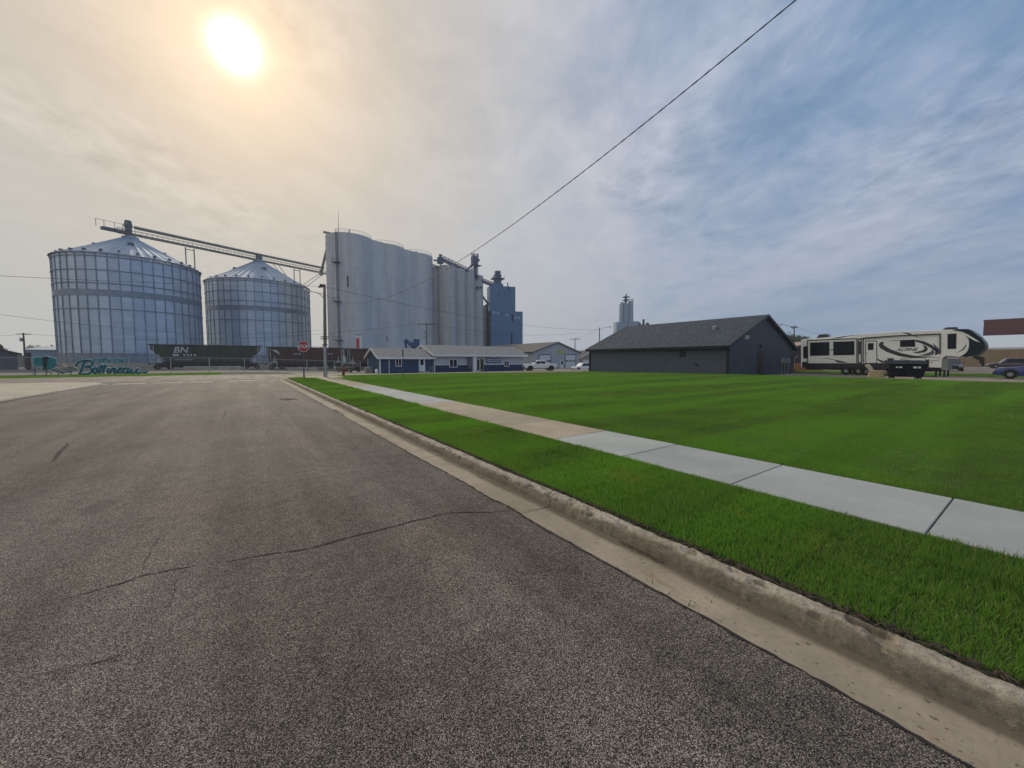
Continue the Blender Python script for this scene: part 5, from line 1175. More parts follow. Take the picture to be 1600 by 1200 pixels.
# smooth the height with a parabola so it hangs like a real cable
import numpy as np
ss_ = [(Vector((w.x, w.y))-P0).length for w in W]; co = np.polyfit(ss_, [w.z for w in W], 3)
dd = (P1-P0).normalized(); cab = []
for k in range(90): s = k*.5; z = float(np.polyval(co, s)); v = P0+dd*s; cab.append(Vector((v.x, v.y, z if k else W[0].z)))
cab = [c for c in cab if c.y > -8]
wires('service_cable', 'twisted black service cable crossing overhead from the corner pole', cab, .0095, mt['cable'], 6, 1)
PT = PP+tp_
wires('power_line', 'thin power line from corner pole off to the left', sagline(PT-Vector((0,0,.1)), (-30, 33.6, 6.2), .7), .012, mt['cable'])
e1 = at(937, 515, 80); wires('power_line', 'thin power line from corner pole to the lamp pole by the dark roof', sagline(PT-Vector((0,0,.15)), e1, 1.0), .014, mt['cable'])
def line(pts, label, r=.03): wires('power_line', label, pts, r, mt['cable'], 4)

def tpole(px, pyb, pyt, Z, label, arm=1.2, trans=0, lean=0., r=.16, lamp=0, name='utility_pole', dirn=None):
    b = at(px, pyb, Z); t = at(px+lean, pyt, Z); b.z = H(b.x, b.y)-.1; u = thing(name, label, 'utility pole', b); q = t-b; q = Vector((q.x, q.y, q.z))
    MB().tube([(0,0,0), q*.5, q], [r, r*.85, r*.65], 8).build('pole', mt['wood_dark'], u); ca = C(1,0) if dirn is None else dirn
    if arm:
        mb = MB(); z_ = q-Vector((0,0,.35)); mb.bar(z_-ca*arm, z_+ca*arm, .12)
        for s in (-1, -.5, .5, 1): mb.tube([z_+ca*arm*s*.93, z_+ca*arm*s*.93+Vector((0,0,.25))], .05, 6)
        mb.build('crossarm', mt['wood_dark'], u)
    for k in range(trans): MB().tube([q*.80+ca*(-.55 if k % 2 == 0 else .5)-Vector((0,0,.35+k*.6)), q*.80+ca*(-.55 if k % 2 == 0 else .5)+Vector((0,0,.45-k*.6))], .3, 10).build('transformer', mt['galv'], u)
    if lamp: mb = MB(); e = q+ca*lamp+Vector((0,0,.15)); mb.tube([q-Vector((0,0,.6)), q+ca*lamp*.5, e], .05, 6).tube([e, e+ca*(.5 if lamp > 0 else -.5)], .12, 6); mb.build('lamp_arm', mt['alu'], u)
    return t
T1 = tpole(40, 575, 520, 88, 'leaning wooden pole with transformer left of the grey shed', 1.6, 1, -3.5, .2)
T2 = tpole(666.5, 560, 504.5, 89, 'wooden pole with transformers behind the office roof', 2.1, 3, 0, .17)
T3 = tpole(898.5, 560, 528, 100, 'distant pole with crossarm right of the grey garage', 1.2, 0, 0, .13)
T4 = tpole(936.7, 560, 512, 80, 'pole with streetlight arm left of the dark roof', 0, 0, 0, .13, 1.9)
T5 = tpole(1241, 560, 508.5, 62, 'pole with lamp arm behind the camper end of the dark building', .5, 0, 0, .11, -1.9)
line(sagline(T1+Vector((0,0,-.2)), at(-160, 528, 60), .4), 'thin power line from leaning pole off to the left'); line(sagline(T1+Vector((0,0,-.2)), T2, 2.4), 'thin power line from leaning pole to the office pole', .022)
line(sagline(T4, T3, .4), 'thin line between the two poles by the dark roof', .02); line(sagline(T2, at(905, 520, 105), 1.5), 'thin power line from office pole towards the right', .022)
line(sagline(T5, at(1300, 520, 110), .8), 'thin line from the camper pole to the right', .02)
line(sagline(at(-200, 462, 50), at(515, 514, 118), 3.0), 'long thin line crossing in front of both steel bins', .022)
# feather banner, augers
fb = at(562, 560, 102); fl = thing('feather_banner', 'tall red and white feather banner rising above the railcar', 'banner', (fb.x, fb.y, -.7)); zt_, zb_ = at(560, 523.5, 102).z+.7, at(560, 547, 102).z-1.2
ca = C(1, 0); MB().tube([(0,0,0), (0,0,zt_)], .05, 6).build('pole', mt['galv'], fl)
def fz(a0, a1, z0_, z1_, mat, nm, d=.0): return MB().prism([ca*a0+Vector((0,0,z0_)), ca*a1+Vector((0,0,z0_)), ca*(a1*1.25)+Vector((0,0,z1_)), ca*(a0)+Vector((0,0,z1_))], -C(0,1)*(d), -C(0,1)*(d+.02)).build(nm, mat, fl)
fz(-.85, .45, zb_, zt_, mt['signwhite'], 'flag'); fz(-.8, .05, zb_, zt_-.8, mt['flagred'], 'flag_stripe', .03)
mb = MB(); mb.bar(Vector((-1.0,0,zt_))+ca*0, Vector((.9,0,zt_+.1)), .12); mb.build('top_bar', mt['steel_dark'], fl)
ag = thing('grain_auger', 'bright blue grain augers standing before the wide concrete silos', 'farm machine', (*at(645, 560, 108).xy, -.8)); gl = Vector(ag.location)
def aa(px, py): v = at(px, py, 108)-gl; return v
mb = MB(); mb.tube([aa(634, 531), aa(655, 552)], .5, 8).tube([aa(632.5, 531), aa(636, 552)], .3, 6).tube([aa(651, 532), aa(651, 556)], .75, 10).bar(aa(640, 540), aa(652, 533), .4).bar(aa(644, 534), aa(646, 552), .3).tube([aa(651, 530), aa(651, 533)], .95, 8)
mb.build('tube', mt['bluepaint'], ag); mb = MB()
for px in (636, 644, 651): b_ = aa(px, 555); mb.bar(b_, (b_.x, b_.y, 0), .3)
mb.box(-3, 3, -.8, .8, .4, .9); mb.build('frame', mt['bluepaint'], ag)

# ------------------------------------------------------------------ vehicles
def loft(st, n=1):
    """st: x, zb, wb, zm, wm, zt, wt -> symmetric ring per station"""
    mb = MB()
    for x, zb, wb, zm, wm, zt, wt in st:
        ring = [(-wb, zb), (-wb*1.02, zb+(zm-zb)*.25), (-wm, zb+(zm-zb)*.7), (-wm*.98, zm), (-wt, zt), (-wt*.6, zt+.02), (wt*.6, zt+.02), (wt, zt), (wm*.98, zm), (wm, zb+(zm-zb)*.7), (wb*1.02, zb+(zm-zb)*.25), (wb, zb)]
        for y, z in ring: mb.v.append((x, y, z))
    k = 12
    for i in range(len(st)-1):
        for j in range(k): mb.f.append((i*k+j, i*k+(j+1) % k, (i+1)*k+(j+1) % k, (i+1)*k+j))
    mb.f.append(tuple(range(k))[::-1]); mb.f.append(tuple((len(st)-1)*k+j for j in range(k))); return mb
def wheels(par, xs, hw, r, rimmat='rim', w=.24):
    for x in xs:
        for s in (-1, 1):
            t = MB().wheel((x, s*(hw-.10), r), r, w).build('wheel', mt['tyre'], par, smooth=True)
            mb = MB(); mb.disc((x, s*(hw-.10+.07), r), r*.50, (0,1,0), .08, 20, .0 or .82); mb.build('rim', mt[rimmat], t)
def arches(par, xs, hw, r, mat='rvblack'):
    mb = MB()
    for x in xs:
        for s in (-1, 1):
            P = [(x+(r+.09)*math.cos(t), s*(hw-.02), r+(r+.09)*math.sin(t)) for t in [PI*k/10 for k in range(11)]]; P = [(P[0][0], P[0][1], .3)]+P+[(P[-1][0], P[-1][1], .3)]
            mb.prism(P, (0, -.02, 0), (0, .02, 0))
    mb.build('wheel_arch', mt[mat], par)
def pickup(loc, rz):
    t = thing('pickup_truck', 'white crew cab pickup truck with big black tyres parked facing left', 'pickup truck', loc, rz); L = 5.9; hw = .98
    st = [(-2.95,.62,.80,.98,.82,1.08,.74),(-2.85,.50,.90,1.02,.92,1.16,.84),(-2.2,.45,.94,1.08,.97,1.22,.88),(-1.35,.45,.95,1.12,.98,1.27,.88),(-1.25,.45,.95,1.12,.98,1.27,.88),(.95,.45,.95,1.12,.98,1.25,.90),(1.0,.48,.95,1.12,.98,1.28,.93),(2.85,.55,.95,1.12,.97,1.28,.93),(2.92,.60,.92,1.10,.94,1.24,.90)]
    loft(st).build('body', mt['carwhite'], t, smooth=True)
    cb = [(-1.35,1.1,.9,1.15,.92,1.26,.86),(-.75,1.1,.9,1.2,.93,1.72,.74),(-.45,1.1,.9,1.2,.93,1.86,.70),(.75,1.1,.9,1.2,.93,1.86,.70),(1.0,1.1,.9,1.2,.92,1.74,.76),(1.03,1.1,.9,1.2,.92,1.28,.88)]
    loft(cb).build('cab', mt['carwhite'], t, smooth=True)
    g = MB()
    for s in (-1, 1):
        g.add([(-1.0,s*.925,1.28),(-.08,s*.925,1.28),(-.08,s*.775,1.70),(-.62,s*.785,1.66)], [(0,1,2,3)]).add([(.0,s*.925,1.28),(.86,s*.925,1.28),(.82,s*.79,1.68),(.0,s*.775,1.70)], [(0,1,2,3)])
    g.add([(-1.30,-.78,1.30),(-1.30,.78,1.30),(-.76,.66,1.76),(-.76,-.66,1.76)], [(0,1,2,3)]).add([(1.045,-.7,1.35),(1.045,.7,1.35),(1.02,.62,1.72),(1.02,-.62,1.72)], [(0,1,2,3)])
    w_ = g.build('window', mt['glass'], t, smooth='nofix')
    wheels(t, (-1.9, 1.85), hw, .44, 'tyre'); arches(t, (-1.9, 1.85), hw, .44)
    mb = MB(); mb.box(-3.0,-2.86,-.9,.9,.45,.68).box(2.88,3.02,-.9,.9,.48,.68).box(-1.4,1.3,-1.0,-.86,.38,.46).box(-1.4,1.3,.86,1.0,.38,.46); mb.build('bumper', mt['rvblack'], t)
    MB().box(-2.97,-2.88,-.86,-.5,.82,1.02).box(-2.97,-2.88,.5,.86,.82,1.02).build('headlight', mt['alu'], t); MB().box(2.88,2.96,-.93,-.78,.85,1.2).box(2.88,2.96,.78,.93,.85,1.2).build('tail_light', mt['red_sign'], t)
    MB().box(-.75,-.55,-1.18,-1.0,1.22,1.42).box(-.75,-.55,1.0,1.18,1.22,1.42).build('mirror', mt['rvblack'], t); return t
def car(name, label, cat, loc, rz, paint, L=4.6, h=1.45, suv=False, group=None):
    t = thing(name, label, cat, loc, rz, group); a = L/2; hw = .9
    st = [(-a,.38,.70,.62,.72,.70,.66),(-a+.15,.28,.80,.66,.84,.80,.76),(-a+.9,.22,.86,.74,.89,.90,.80),(-a+1.45,.22,.87,.80,.90,.96,.82),(a-1.0,.22,.87,.84,.90,1.00,.82),(a-.15,.28,.84,.84,.86,.98,.78),(a,.40,.74,.80,.76,.90,.70)]
    loft(st).build('body', mt[paint], t, smooth=True); rr = a-.25 if suv else a-.75
    cb = [(-a+1.35,.85,.8,.90,.82,.97,.76),(-a+2.05,.85,.8,.95,.82,h-.05,.62),(-a+2.5,.85,.8,.95,.82,h,.60),(rr-.9,.85,.8,.95,.82,h-.02,.60),(rr-.35 if not suv else rr-.12,.85,.8,.95,.80,h-.12,.60),(rr,.85,.8,.92,.80,1.0,.74)]
    loft(cb).build('cabin', mt[paint], t, smooth=True); g = MB(); zt = h-.12
    for s in (-1, 1):
        g.add([(-a+1.75,s*.815,1.0),(-a+2.95,s*.815,1.0),(-a+2.95,s*.66,zt),(-a+2.25,s*.67,zt)], [(0,1,2,3)]).add([(-a+3.02,s*.815,1.0),(rr-.25,s*.812,1.0),(rr-.75 if not suv else rr-.35,s*.665,zt),(-a+3.02,s*.66,zt)], [(0,1,2,3)])
    g.add([(-a+1.40,-.72,1.0),(-a+1.40,.72,1.0),(-a+2.02,.58,h-.08),(-a+2.02,-.58,h-.08)], [(0,1,2,3)]).add([(rr+.01,-.68,1.02),(rr+.01,.68,1.02),(rr-.32,.56,h-.12),(rr-.32,-.56,h-.12)], [(0,1,2,3)])
    g.build('window', mt['glass'], t, smooth='nofix'); wheels(t, (-a+.85, a-.85), hw, .34); arches(t, (-a+.85, a-.85), hw, .34)
    MB().box(-a-.02,-a+.12,-.76,-.45,.58,.72).box(-a-.02,-a+.12,.45,.76,.58,.72).build('headlight', mt['alu'], t); MB().box(a-.08,a+.02,-.74,-.5,.70,.88).box(a-.08,a+.02,.5,.74,.70,.88).build('tail_light', mt['red_sign'], t)
    MB().box(-a-.04,-a+.1,-.7,.7,.3,.48).box(-a+1.7,-a+1.85,-1.05,-.88,.98,1.12).box(-a+1.7,-a+1.85,.88,1.05,.98,1.12).build('trim', mt['rvblack'], t); return t
v = at(843, 580, 67.5); pickup((v.x, v.y, H(v.x, v.y)-.02), R(-23))
v = at(909, 578, 79); car('parked_suv', 'white compact SUV parked before the right garage door', 'car', (v.x, v.y, -.78), R(-8), 'carwhite', 4.6, 1.65, True)
v = at(544.5, 578, 64); car('parked_suv', 'black vehicle parked behind the chain-link fence by the railcars', 'car', (v.x, v.y, H(v.x, v.y)), R(-60), 'carblack', 4.4, 1.5, True)
car('parked_car', 'blue car cut off by the right edge of the view', 'car', (50.2, .75, 0), R(-90), 'carblue', 4.7, 1.4)
v = at(1574, 575, 66); car('parked_car', 'dark maroon car partly hidden behind the blue car', 'car', (v.x, v.y, 0), R(-75), 'carmaroon', 4.6, 1.75, True)
v = at(1487, 575, 52); car('parked_car', 'dark car seen under the raised nose of the camper', 'car', (v.x, v.y, 0), R(10), 'carblack', 4.6, 1.7, True)

# ------------------------------------------------------------------ fifth-wheel camper, near side in the plane X=49.5
RX, RY0 = 49.5, 16.1
rv = thing('camper_trailer', 'long cream and black fifth-wheel camper with swoosh graphics', 'camper trailer', (RX, RY0, 0), R(-90))
def q2(px, py, d=0.): p = onX(px, py, RX); return Vector((RY0-p.y, -d, p.z))      # local: x to the nose, y away, z up
def z8(x, y): return (1220+x/4.2105, 480+y/4.2105)
def z7(x, y): return (1400+x/8, 495+y/8)
def z6(x, y): return (1240+x/8.889, 505+y/8.889)
def pan(pts, mat, name, d0, d1, parent=rv, conv=None):
    P = [q2(*(conv(*p) if conv else p)) for p in pts]; return MB().prism(P, (0,-d1,0), (0,-d0,0)).build(name, mt[mat], parent)
WID = 2.45
out = [(1252.3,574),(1252.3,530.3),(1290,527.3),(1346,521.8),(1400,518),(1470,515.4),(1500,514.4),(1513,514.8),(1521,518),(1530,525.5),(1537,534.5),(1538.6,540),(1535.5,547),(1526,555),(1513,558.5),(1498,557.5),(1478,556),(1472,560),(1470.5,577)]
P = [q2(*p) for p in out]
for i, v in enumerate(P):
    if i in (0, len(P)-1): v.z = .68
MB().prism(P, (0,0,0), (0,WID,0)).build('body', mt['cream'], rv, bevel=.05)
pan([(1252.2,566),(1262,565),(1290,567),(1340,567.8),(1372,567.5),(1386,567),(1404,571),(1446,573.5),(1470.6,574.5),(1470.6,577.3),(1404,576.5),(1252.2,574.3)], 'rvblack', 'skirt', .0, .012)
cap = [z7(*p) for p in [(700,163),(815,153),(905,153),(962,183),(1042,248),(1100,318),(1112,370),(1087,422),(1002,482),(885,503),(800,495),(850,470),(885,440),(908,395),(915,330),(905,275),(860,222),(790,185)]]
pan(cap, 'rvcap', 'front_cap', .0, .02)
Pc = [q2(*z7(*p)) for p in [(905,153),(962,183),(1042,248),(1100,318),(1112,370),(1087,422),(1002,482),(885,503),(860,480),(900,400),(915,330),(905,275),(860,200)]]
MB().prism([(p.x+.03, 0, p.z) for p in Pc], (0,.02,0), (0,WID-.02,0)).build('front_cap', mt['rvcap'], rv, bevel=.08)
pan([(760,176),(830,190),(900,222),(980,270),(1055,322),(985,300),(905,255),(840,212)], 'cream', 'cap_stripe', .02, .028, conv=z7)
sl = pan([(1262.6,567.5),(1262.6,531.6),(1340,529),(1340,567.5)], 'cream2', 'slide_out', 0, .16)
MB().prism([q2(1262.2,532.6,.161), q2(1340.4,529.9,.161), q2(1340.4,528.2,.161), q2(1262.2,531.0,.161)], (0,-.02,0), (0,0,0)).prism([q2(1262.2,532,.161), q2(1263.6,532,.161), q2(1263.6,567,.161), q2(1262.2,567,.161)], (0,-.02,0), (0,0,0)).prism([q2(1338.8,529.5,.161), q2(1340.4,529.5,.161), q2(1340.4,567,.161), q2(1338.8,567,.161)], (0,-.02,0), (0,0,0)).build('slide_trim', mt['rvblack'], sl)
for x0_, y0_, x1_, y1_, yb in ((1266.7,535.3,1296.8,555.4,556), (1303,534,1335.8,554.6,555.2)):
    pan([(x0_,y0_),(x1_,y0_-1),(x1_,y1_),(x0_,yb)], 'glass', 'window', .162, .19)
pan([(1296.8,546.3),(1303,546),(1303,547.3),(1296.8,547.5)], 'rvblack', 'window_strap', .162, .18)
pan([(1255.3,541.5),(1262,541),(1262,560),(1255.3,560)], 'glass', 'window', .0, .03)
pan([(1340.6,529),(1346.5,528.5),(1346.5,567.5),(1340.6,567.5)], 'rvblack', 'side_panel', .0, .03); pan([(1342.2,553.5),(1344.8,553.5),(1344.8,566),(1342.2,566)], 'cream', 'side_light', .03, .04)
pan([(1342.4,531),(1344.8,531),(1344.8,533.5),(1342.4,533.5)], 'cream', 'side_light', .03, .04)
pan([(1348.2,529),(1349.6,529),(1349.6,567),(1348.2,567)], 'rvblack', 'awning_arm', .0, .08)
pan([(1348.5,529.6),(1346.8,527.8),(1400,524),(1469.5,521),(1469.5,522.8),(1400,525.6)], 'rvblack', 'awning', .0, .14)
df = pan([(1352.2,567.8),(1352.2,534),(1353.4,532.8),(1369.4,532.4),(1370.7,533.4),(1370.7,567.8)], 'rvblack', 'door_frame', .0, .02); dd_ = pan([(1353.4,567),(1353.4,534),(1369.4,533.6),(1369.4,567)], 'cream', 'door', .02, .04)
pan([(1356.3,536.4),(1365.1,536),(1365.1,546.6),(1356.3,547)], 'glass', 'pane', .04, .055, parent=dd_); pan([(1352.5,550.6),(1354.6,550.6),(1354.6,551.8),(1352.5,551.8)], 'rvblack', 'handle', .04, .09, parent=dd_)
pan([(1468.2,521.5),(1470.2,521.5),(1470.2,553),(1468.2,553)], 'rvblack', 'awning_arm', .0, .08)
pan([(785,217),(883,213),(884,260),(785,262)], 'glass', 'window', .0, .03, conv=z8); pan([(645,214),(757,208),(752,400),(645,402)], 'glass', 'window', .0, .03, conv=z7)
gr = [([(650,234),(644,250),(652,268),(698,295),(778,322),(860,334),(935,334),(1015,322),(935,324),(865,317),(790,301),(722,277),(684,254),(672,244),(682,228),(664,228)], z8, 'rvblack'),
 ([(700,224),(740,218),(785,215),(785,218),(740,222)], z8, 'rvblack'), ([(885,213),(942,224),(994,248),(1030,282),(1040,306),(1014,318),(1016,290),(980,264),(932,241),(885,226)], z8, 'rvblack'),
 ([(930,245),(962,260),(968,279),(950,296),(900,304),(866,299),(918,288),(940,279),(944,266)], z8, 'rvblack'), ([(905,318),(955,305),(986,294),(998,276),(1013,296),(1002,313),(960,320)], z8, 'rvpurple'),
 ([(998,234),(1030,262),(1049,280),(1049,314),(1018,284)], z8, 'rvpurple'), ([(790,165),(835,168),(950,212),(905,198),(850,183)], z8, 'rvblack'), ([(330,206),(420,190),(530,178),(440,192),(380,205)], z8, 'rvpurple'),
 ([(875,335),(878,370),(840,420),(740,458),(820,412),(860,368)], z7, 'rvpurple'), ([(385,487),(490,488),(600,512),(770,546),(690,548),(620,546),(570,512),(490,495)], z6, 'rvblack'),
 ([(1010,448),(1080,460),(1180,500),(1300,548),(1220,548),(1160,505)], z6, 'rvblack'), ([(1160,520),(1230,548),(1160,548)], z6, 'cream')]
for i, (pts, cv_, m_) in enumerate(gr):
    dz = .163 if i == 9 else .0
    pan(pts, m_, 'graphic', dz if m_ != 'cream' else .006, dz+(.006 if m_ != 'cream' else .010), conv=cv_)
mb = MB()
def frame_line(pts, w=.035):
    for a, b in zip(pts, pts[1:]): mb.bar(q2(*a, .01), q2(*b, .01), w, .02)
frame_line([(1408,573),(1408,559.7),(1446,558.6),(1446,573)]); frame_line([(1451.5,573),(1451.5,560.5),(1454,558.8),(1467,558.2),(1469,560)]); frame_line([(1408,561.5),(1430,563.6),(1447,564),(1469,562.5)], .07); mb.build('hatch_trim', mt['rvblack'], rv)
pan([(1386.8,559.8),(1396.6,559.5),(1396.6,566.5),(1386.8,567)], 'rvblack', 'heater_vent', .0, .05); pan([(1446,562),(1451,562),(1451,577),(1446,577)], 'rvblack', 'skirt_band', .013, .02); pan([(1454.5,566.2),(1457,566.2),(1457,567.4),(1454.5,567.4)], 'rvblack', 'latch', .0, .03)
p = q2(1400.5, 548.2); text_obj('lettering', 'ALPINE', .38, mt['rvblack'], rv, (p.x, -.015, p.z-.02), (1,0,0), (0,-1,0), .006, .4, .004, sx=1.08)
for a, b, c, d in ((1271,1291,521.5,528.3), (1468,1495.5,509.9,515.6)):
    p, q = q2(a, d), q2(b, c); MB().prism([(p.x,0,p.z),(q.x,0,p.z),(q.x-.1,0,q.z),(p.x+.25,0,q.z)], (0,.75,0), (0,1.6,0)).build('air_conditioner', mt['rvblack'], rv, bevel=.06)
mb = MB(); mb.box(.3, 10.2, .3, .5, .45, .69).box(.3, 10.2, WID-.5, WID-.3, .45, .69); mb.build('chassis', mt['rvblack'], rv)
for px in (1321.6, 1340.9):
    x = q2(px, 575).x
    for y in (.16, WID-.16):
        t_ = MB().wheel((x, y, .40), .40, .24).build('wheel', mt['tyre'], rv, smooth=True); s = -1 if y < 1 else 1; MB().disc((x, y+s*.10, .40), .22, (0,1,0), .06, 12, .45).build('rim', mt['rim'], t_)
mb = MB(); x0_, x1_ = q2(1308, 575).x, q2(1354, 575).x; mb.box(x0_, x1_, .02, .35, .66, .9); mb.build('fender', mt['rvblack'], rv)
p, q = q2(1470.8, 560), q2(1480.5, 577); MB().box(p.x, q.x, .15, WID-.15, q.z-.1, p.z).build('front_bay', mt['rvgrey'], rv, bevel=.05)
mb = MB()
for px in (1462, 1475): x = q2(px, 580).x; mb.bar((x, .25, .0), (x, .25, .8), .12).box(x-.14, x+.14, .12, .4, -.0, .04).bar((x, WID-.25, .0), (x, WID-.25, .8), .12)
mb.build('landing_leg', mt['rvblack'], rv)
P = [q2(*z7(*p)) for p in [(900,490),(1000,490),(1090,505),(1085,620),(1050,620),(1050,590),(1025,580),(1020,545),(960,520)]]; MB().prism([(p.x,0,p.z) for p in P], (0,1.0,0), (0,1.45,0)).build('pin_box', mt['rvblack'], rv)
mb = MB(); x = q2(1361, 570).x
for k in range(2): mb.box(x-.35, x+.35, -.25-.25*k, .02-.25*k, .45-.22*k, .49-.22*k)
mb.build('entry_step', mt['galv'], rv); MB().tube([q2(1252.6,574,.05), q2(1252.6,531,.05)], .05, 6).build('corner_trim', mt['cream'], rv); MB().tube([(9.9,-.1,.05),(7,-.15,.05),(5,.2,.04)], .03, 5).build('hose', mt['rvblack'], rv)

# dumpster and recliner on the gravel
du = at(1413, 592.5, 28.6); dm = thing('dumpster', 'black metal dumpster with sloped lid in front of the camper', 'dumpster', (du.x, du.y, 0.02), R(-70))
MB().add([(-.85,-.6,.22),(.85,-.6,.22),(.85,.55,.22),(-.85,.55,.22),(-1.02,-.78,1.12),(1.02,-.78,1.12),(1.02,.7,1.36),(-1.02,.7,1.36)], [(3,2,1,0),(4,5,6,7),(0,1,5,4),(1,2,6,5),(2,3,7,6),(3,0,4,7)]).build('body', mt['dump'], dm, bevel=.02)
mb = MB(); mb.prism([(-1.06,-.84,1.14),(-.01,-.84,1.14),(-.01,.74,1.40),(-1.06,.74,1.40)], (0,0,0), (0,0,.04)).prism([(.01,-.84,1.14),(1.06,-.84,1.14),(1.06,.74,1.40),(.01,.74,1.40)], (0,0,0), (0,0,.04)); mb.build('lid', mt['dump'], dm)
mb = MB(); mb.box(-1.13,-.96,-.55,.2,.66,.84).box(.96,1.13,-.55,.2,.66,.84)
for x in (-.5, .0, .5): mb.box(x-.03, x+.03, -.80, -.66, .3, 1.05)
mb.build('side_pocket', mt['dump'], dm)
for x in (-.7, .7):
    for y in (-.45, .4): MB().wheel((x, y, .10), .10, .06, (0,1,0), 12).box(x-.08, x+.08, y-.05, y+.05, .12, .24).build('caster', mt['tyre'], dm)
MB().box(-.62,-.30,-.795,-.76,.88,.98).box(.28,.66,-.795,-.76,.86,.99).build('label_plate', mt['signwhite'], dm)
rc_ = at(1371, 591, 29.6); rcl = thing('recliner_chair', 'discarded tan recliner chair tilted back beside the dumpster', 'armchair', (rc_.x, rc_.y, .02), R(-78))
MB().box(-.55,.30,-.42,.42,.08,.42).build('base', mt['fabric'], rcl, bevel=.05); MB().box(-.35,.35,-.30,.30,.42,.55).build('seat', mt['fabric2'], rcl, bevel=.05)
MB().prism([(-.35,0,.45),(-.12,0,.5),(-.48,0,1.15),(-.78,0,1.05)], (0,-.34,0), (0,.34,0)).build('backrest', mt['fabric2'], rcl, bevel=.07)
for y in (-.48, .34): MB().box(-.5,.35,y,y+.15,.08,.66).build('armrest', mt['fabric'], rcl, bevel=.05)
MB().prism([(.32,0,.45),(.95,0,.40),(.97,0,.50),(.34,0,.56)], (0,-.28,0), (0,.28,0)).build('footrest', mt['fabric2'], rcl, bevel=.03); MB().bar((.3,-.2,.2),(.8,-.2,.4),.04).bar((.3,.2,.2),(.8,.2,.4),.04).build('footrest_link', mt['steel_dark'], rcl)

# ------------------------------------------------------------------ right background buildings
tb = thing('brick_building', 'long tan brick building with pale metal upper band behind the camper', 'building', (131, 0, -.6))
zt = onX(1560, 546, 131).z+.6; zw = onX(1560, 523, 135).z+.6
MB().box(0, 30, -60, 19, -.5, zt).build('wall', mt['tanbrick'], tb); MB().prism([(.0,0,zt),(0,0,zt+.4),(7,0,zw),(30,0,zw),(30,0,zt)], (0,-60,0), (0,19.5,0)).build('roof', mt['roofwhite'], tb)
p1, p2 = onX(1537.5, 502, 165), onX(1660, 500, 165); rb_ = thing('brick_building', 'tall plain red brick block at right edge above the pale roof', 'building', (165, 0, -.6))
MB().box(0, 20, -60, p1.y, -.5, p1.z+.6).build('wall', mt['redbrick'], rb_); MB().box(-.1, 20, -60, p1.y+.1, p1.z+.6, p1.z+.95).build('parapet', mt['redbrick'], rb_)
hb = thing('small_house', 'dark maroon house with tan roof between dark building and camper', 'house', (*C(33, 66).xy, -.3), R(-35)) 
v = at(1250, 560, 66); hb.location = (v.x, v.y, -.1)
gable_walls(hb, 9, 9, 3.3, 4.6, mt['maroon'], x0=-2.6); gable_roof(hb, 9, 9, 3.3, 4.6, .4, .15, mt['tanroof'], x0=-2.6)
v = at(1250, 560, 50); o_ = MB().box(-3, 3, -.08, .08, 0, .95).build('low_wall', mt['orange']); o_.location = (v.x, v.y, .1); o_.rotation_euler = (0,0,R(-35)); tag(o_, 'low orange board wall behind the rear of the camper', 'wall')
# ------------------------------------------------------------------ left background
sh = thing('metal_shed', 'long grey blue metal shed in front of the left grain bin', 'shed', (0,0,-.5)); a_, b_ = at(40, 560, 92), at(106, 560, 96); ud = (b_-a_); ud.z = 0; Ls = ud.length; ud.normalize(); un = Vector((ud.y, -ud.x, 0))
zl, zr_ = at(40, 547, 92).z+.5, at(104, 542.5, 96).z+.5
MB().obox((a_.x, a_.y, 0), ud, un, 0, Ls, -.3, zl, -8, 0).build('wall', mt['shed'], sh); MB().prism([Vector((a_.x,a_.y,zl+.002))+un*.3-ud*.3, Vector((b_.x,b_.y,zl+.002))+un*.3+ud*.2, Vector((b_.x,b_.y,zr_+.6))-un*8, Vector((a_.x,a_.y,zl+.9))-un*8], (0,0,0), (0,0,.12)).build('roof', mt['shed'], sh)
hd = thing('dark_house', 'dark weathered building with low roof at the left edge', 'building', (*at(8, 560, 72).xy, -.2), R(35)); gable_walls(hd, 7, 10, 2.9, 4.0, mt['house_dark'], x0=-5.5); gable_roof(hd, 7, 10, 2.9, 4.0, .5, .12, mt['shingle_b'], x0=-5.5)
h2_ = thing('low_building', 'low tan building with pale roof left of the grey shed', 'building', (*at(28, 560, 100).xy, -.4), R(35)); gable_walls(h2_, 7, 8, 2.3, 2.9, mt['house_tan'], x0=-3.5); gable_roof(h2_, 7, 8, 2.3, 2.9, .4, .12, mt['roofwhite'], x0=-3.5)
v = at(45, 570, 70); bp = MB().box(-.32,.32,-.3,.3,-.2,3.0).build('gate_post', mt['maroon']); bp.location = (v.x, v.y, -.2); tag(bp, 'thick brown post left of the tree emblem of the city sign', 'post')
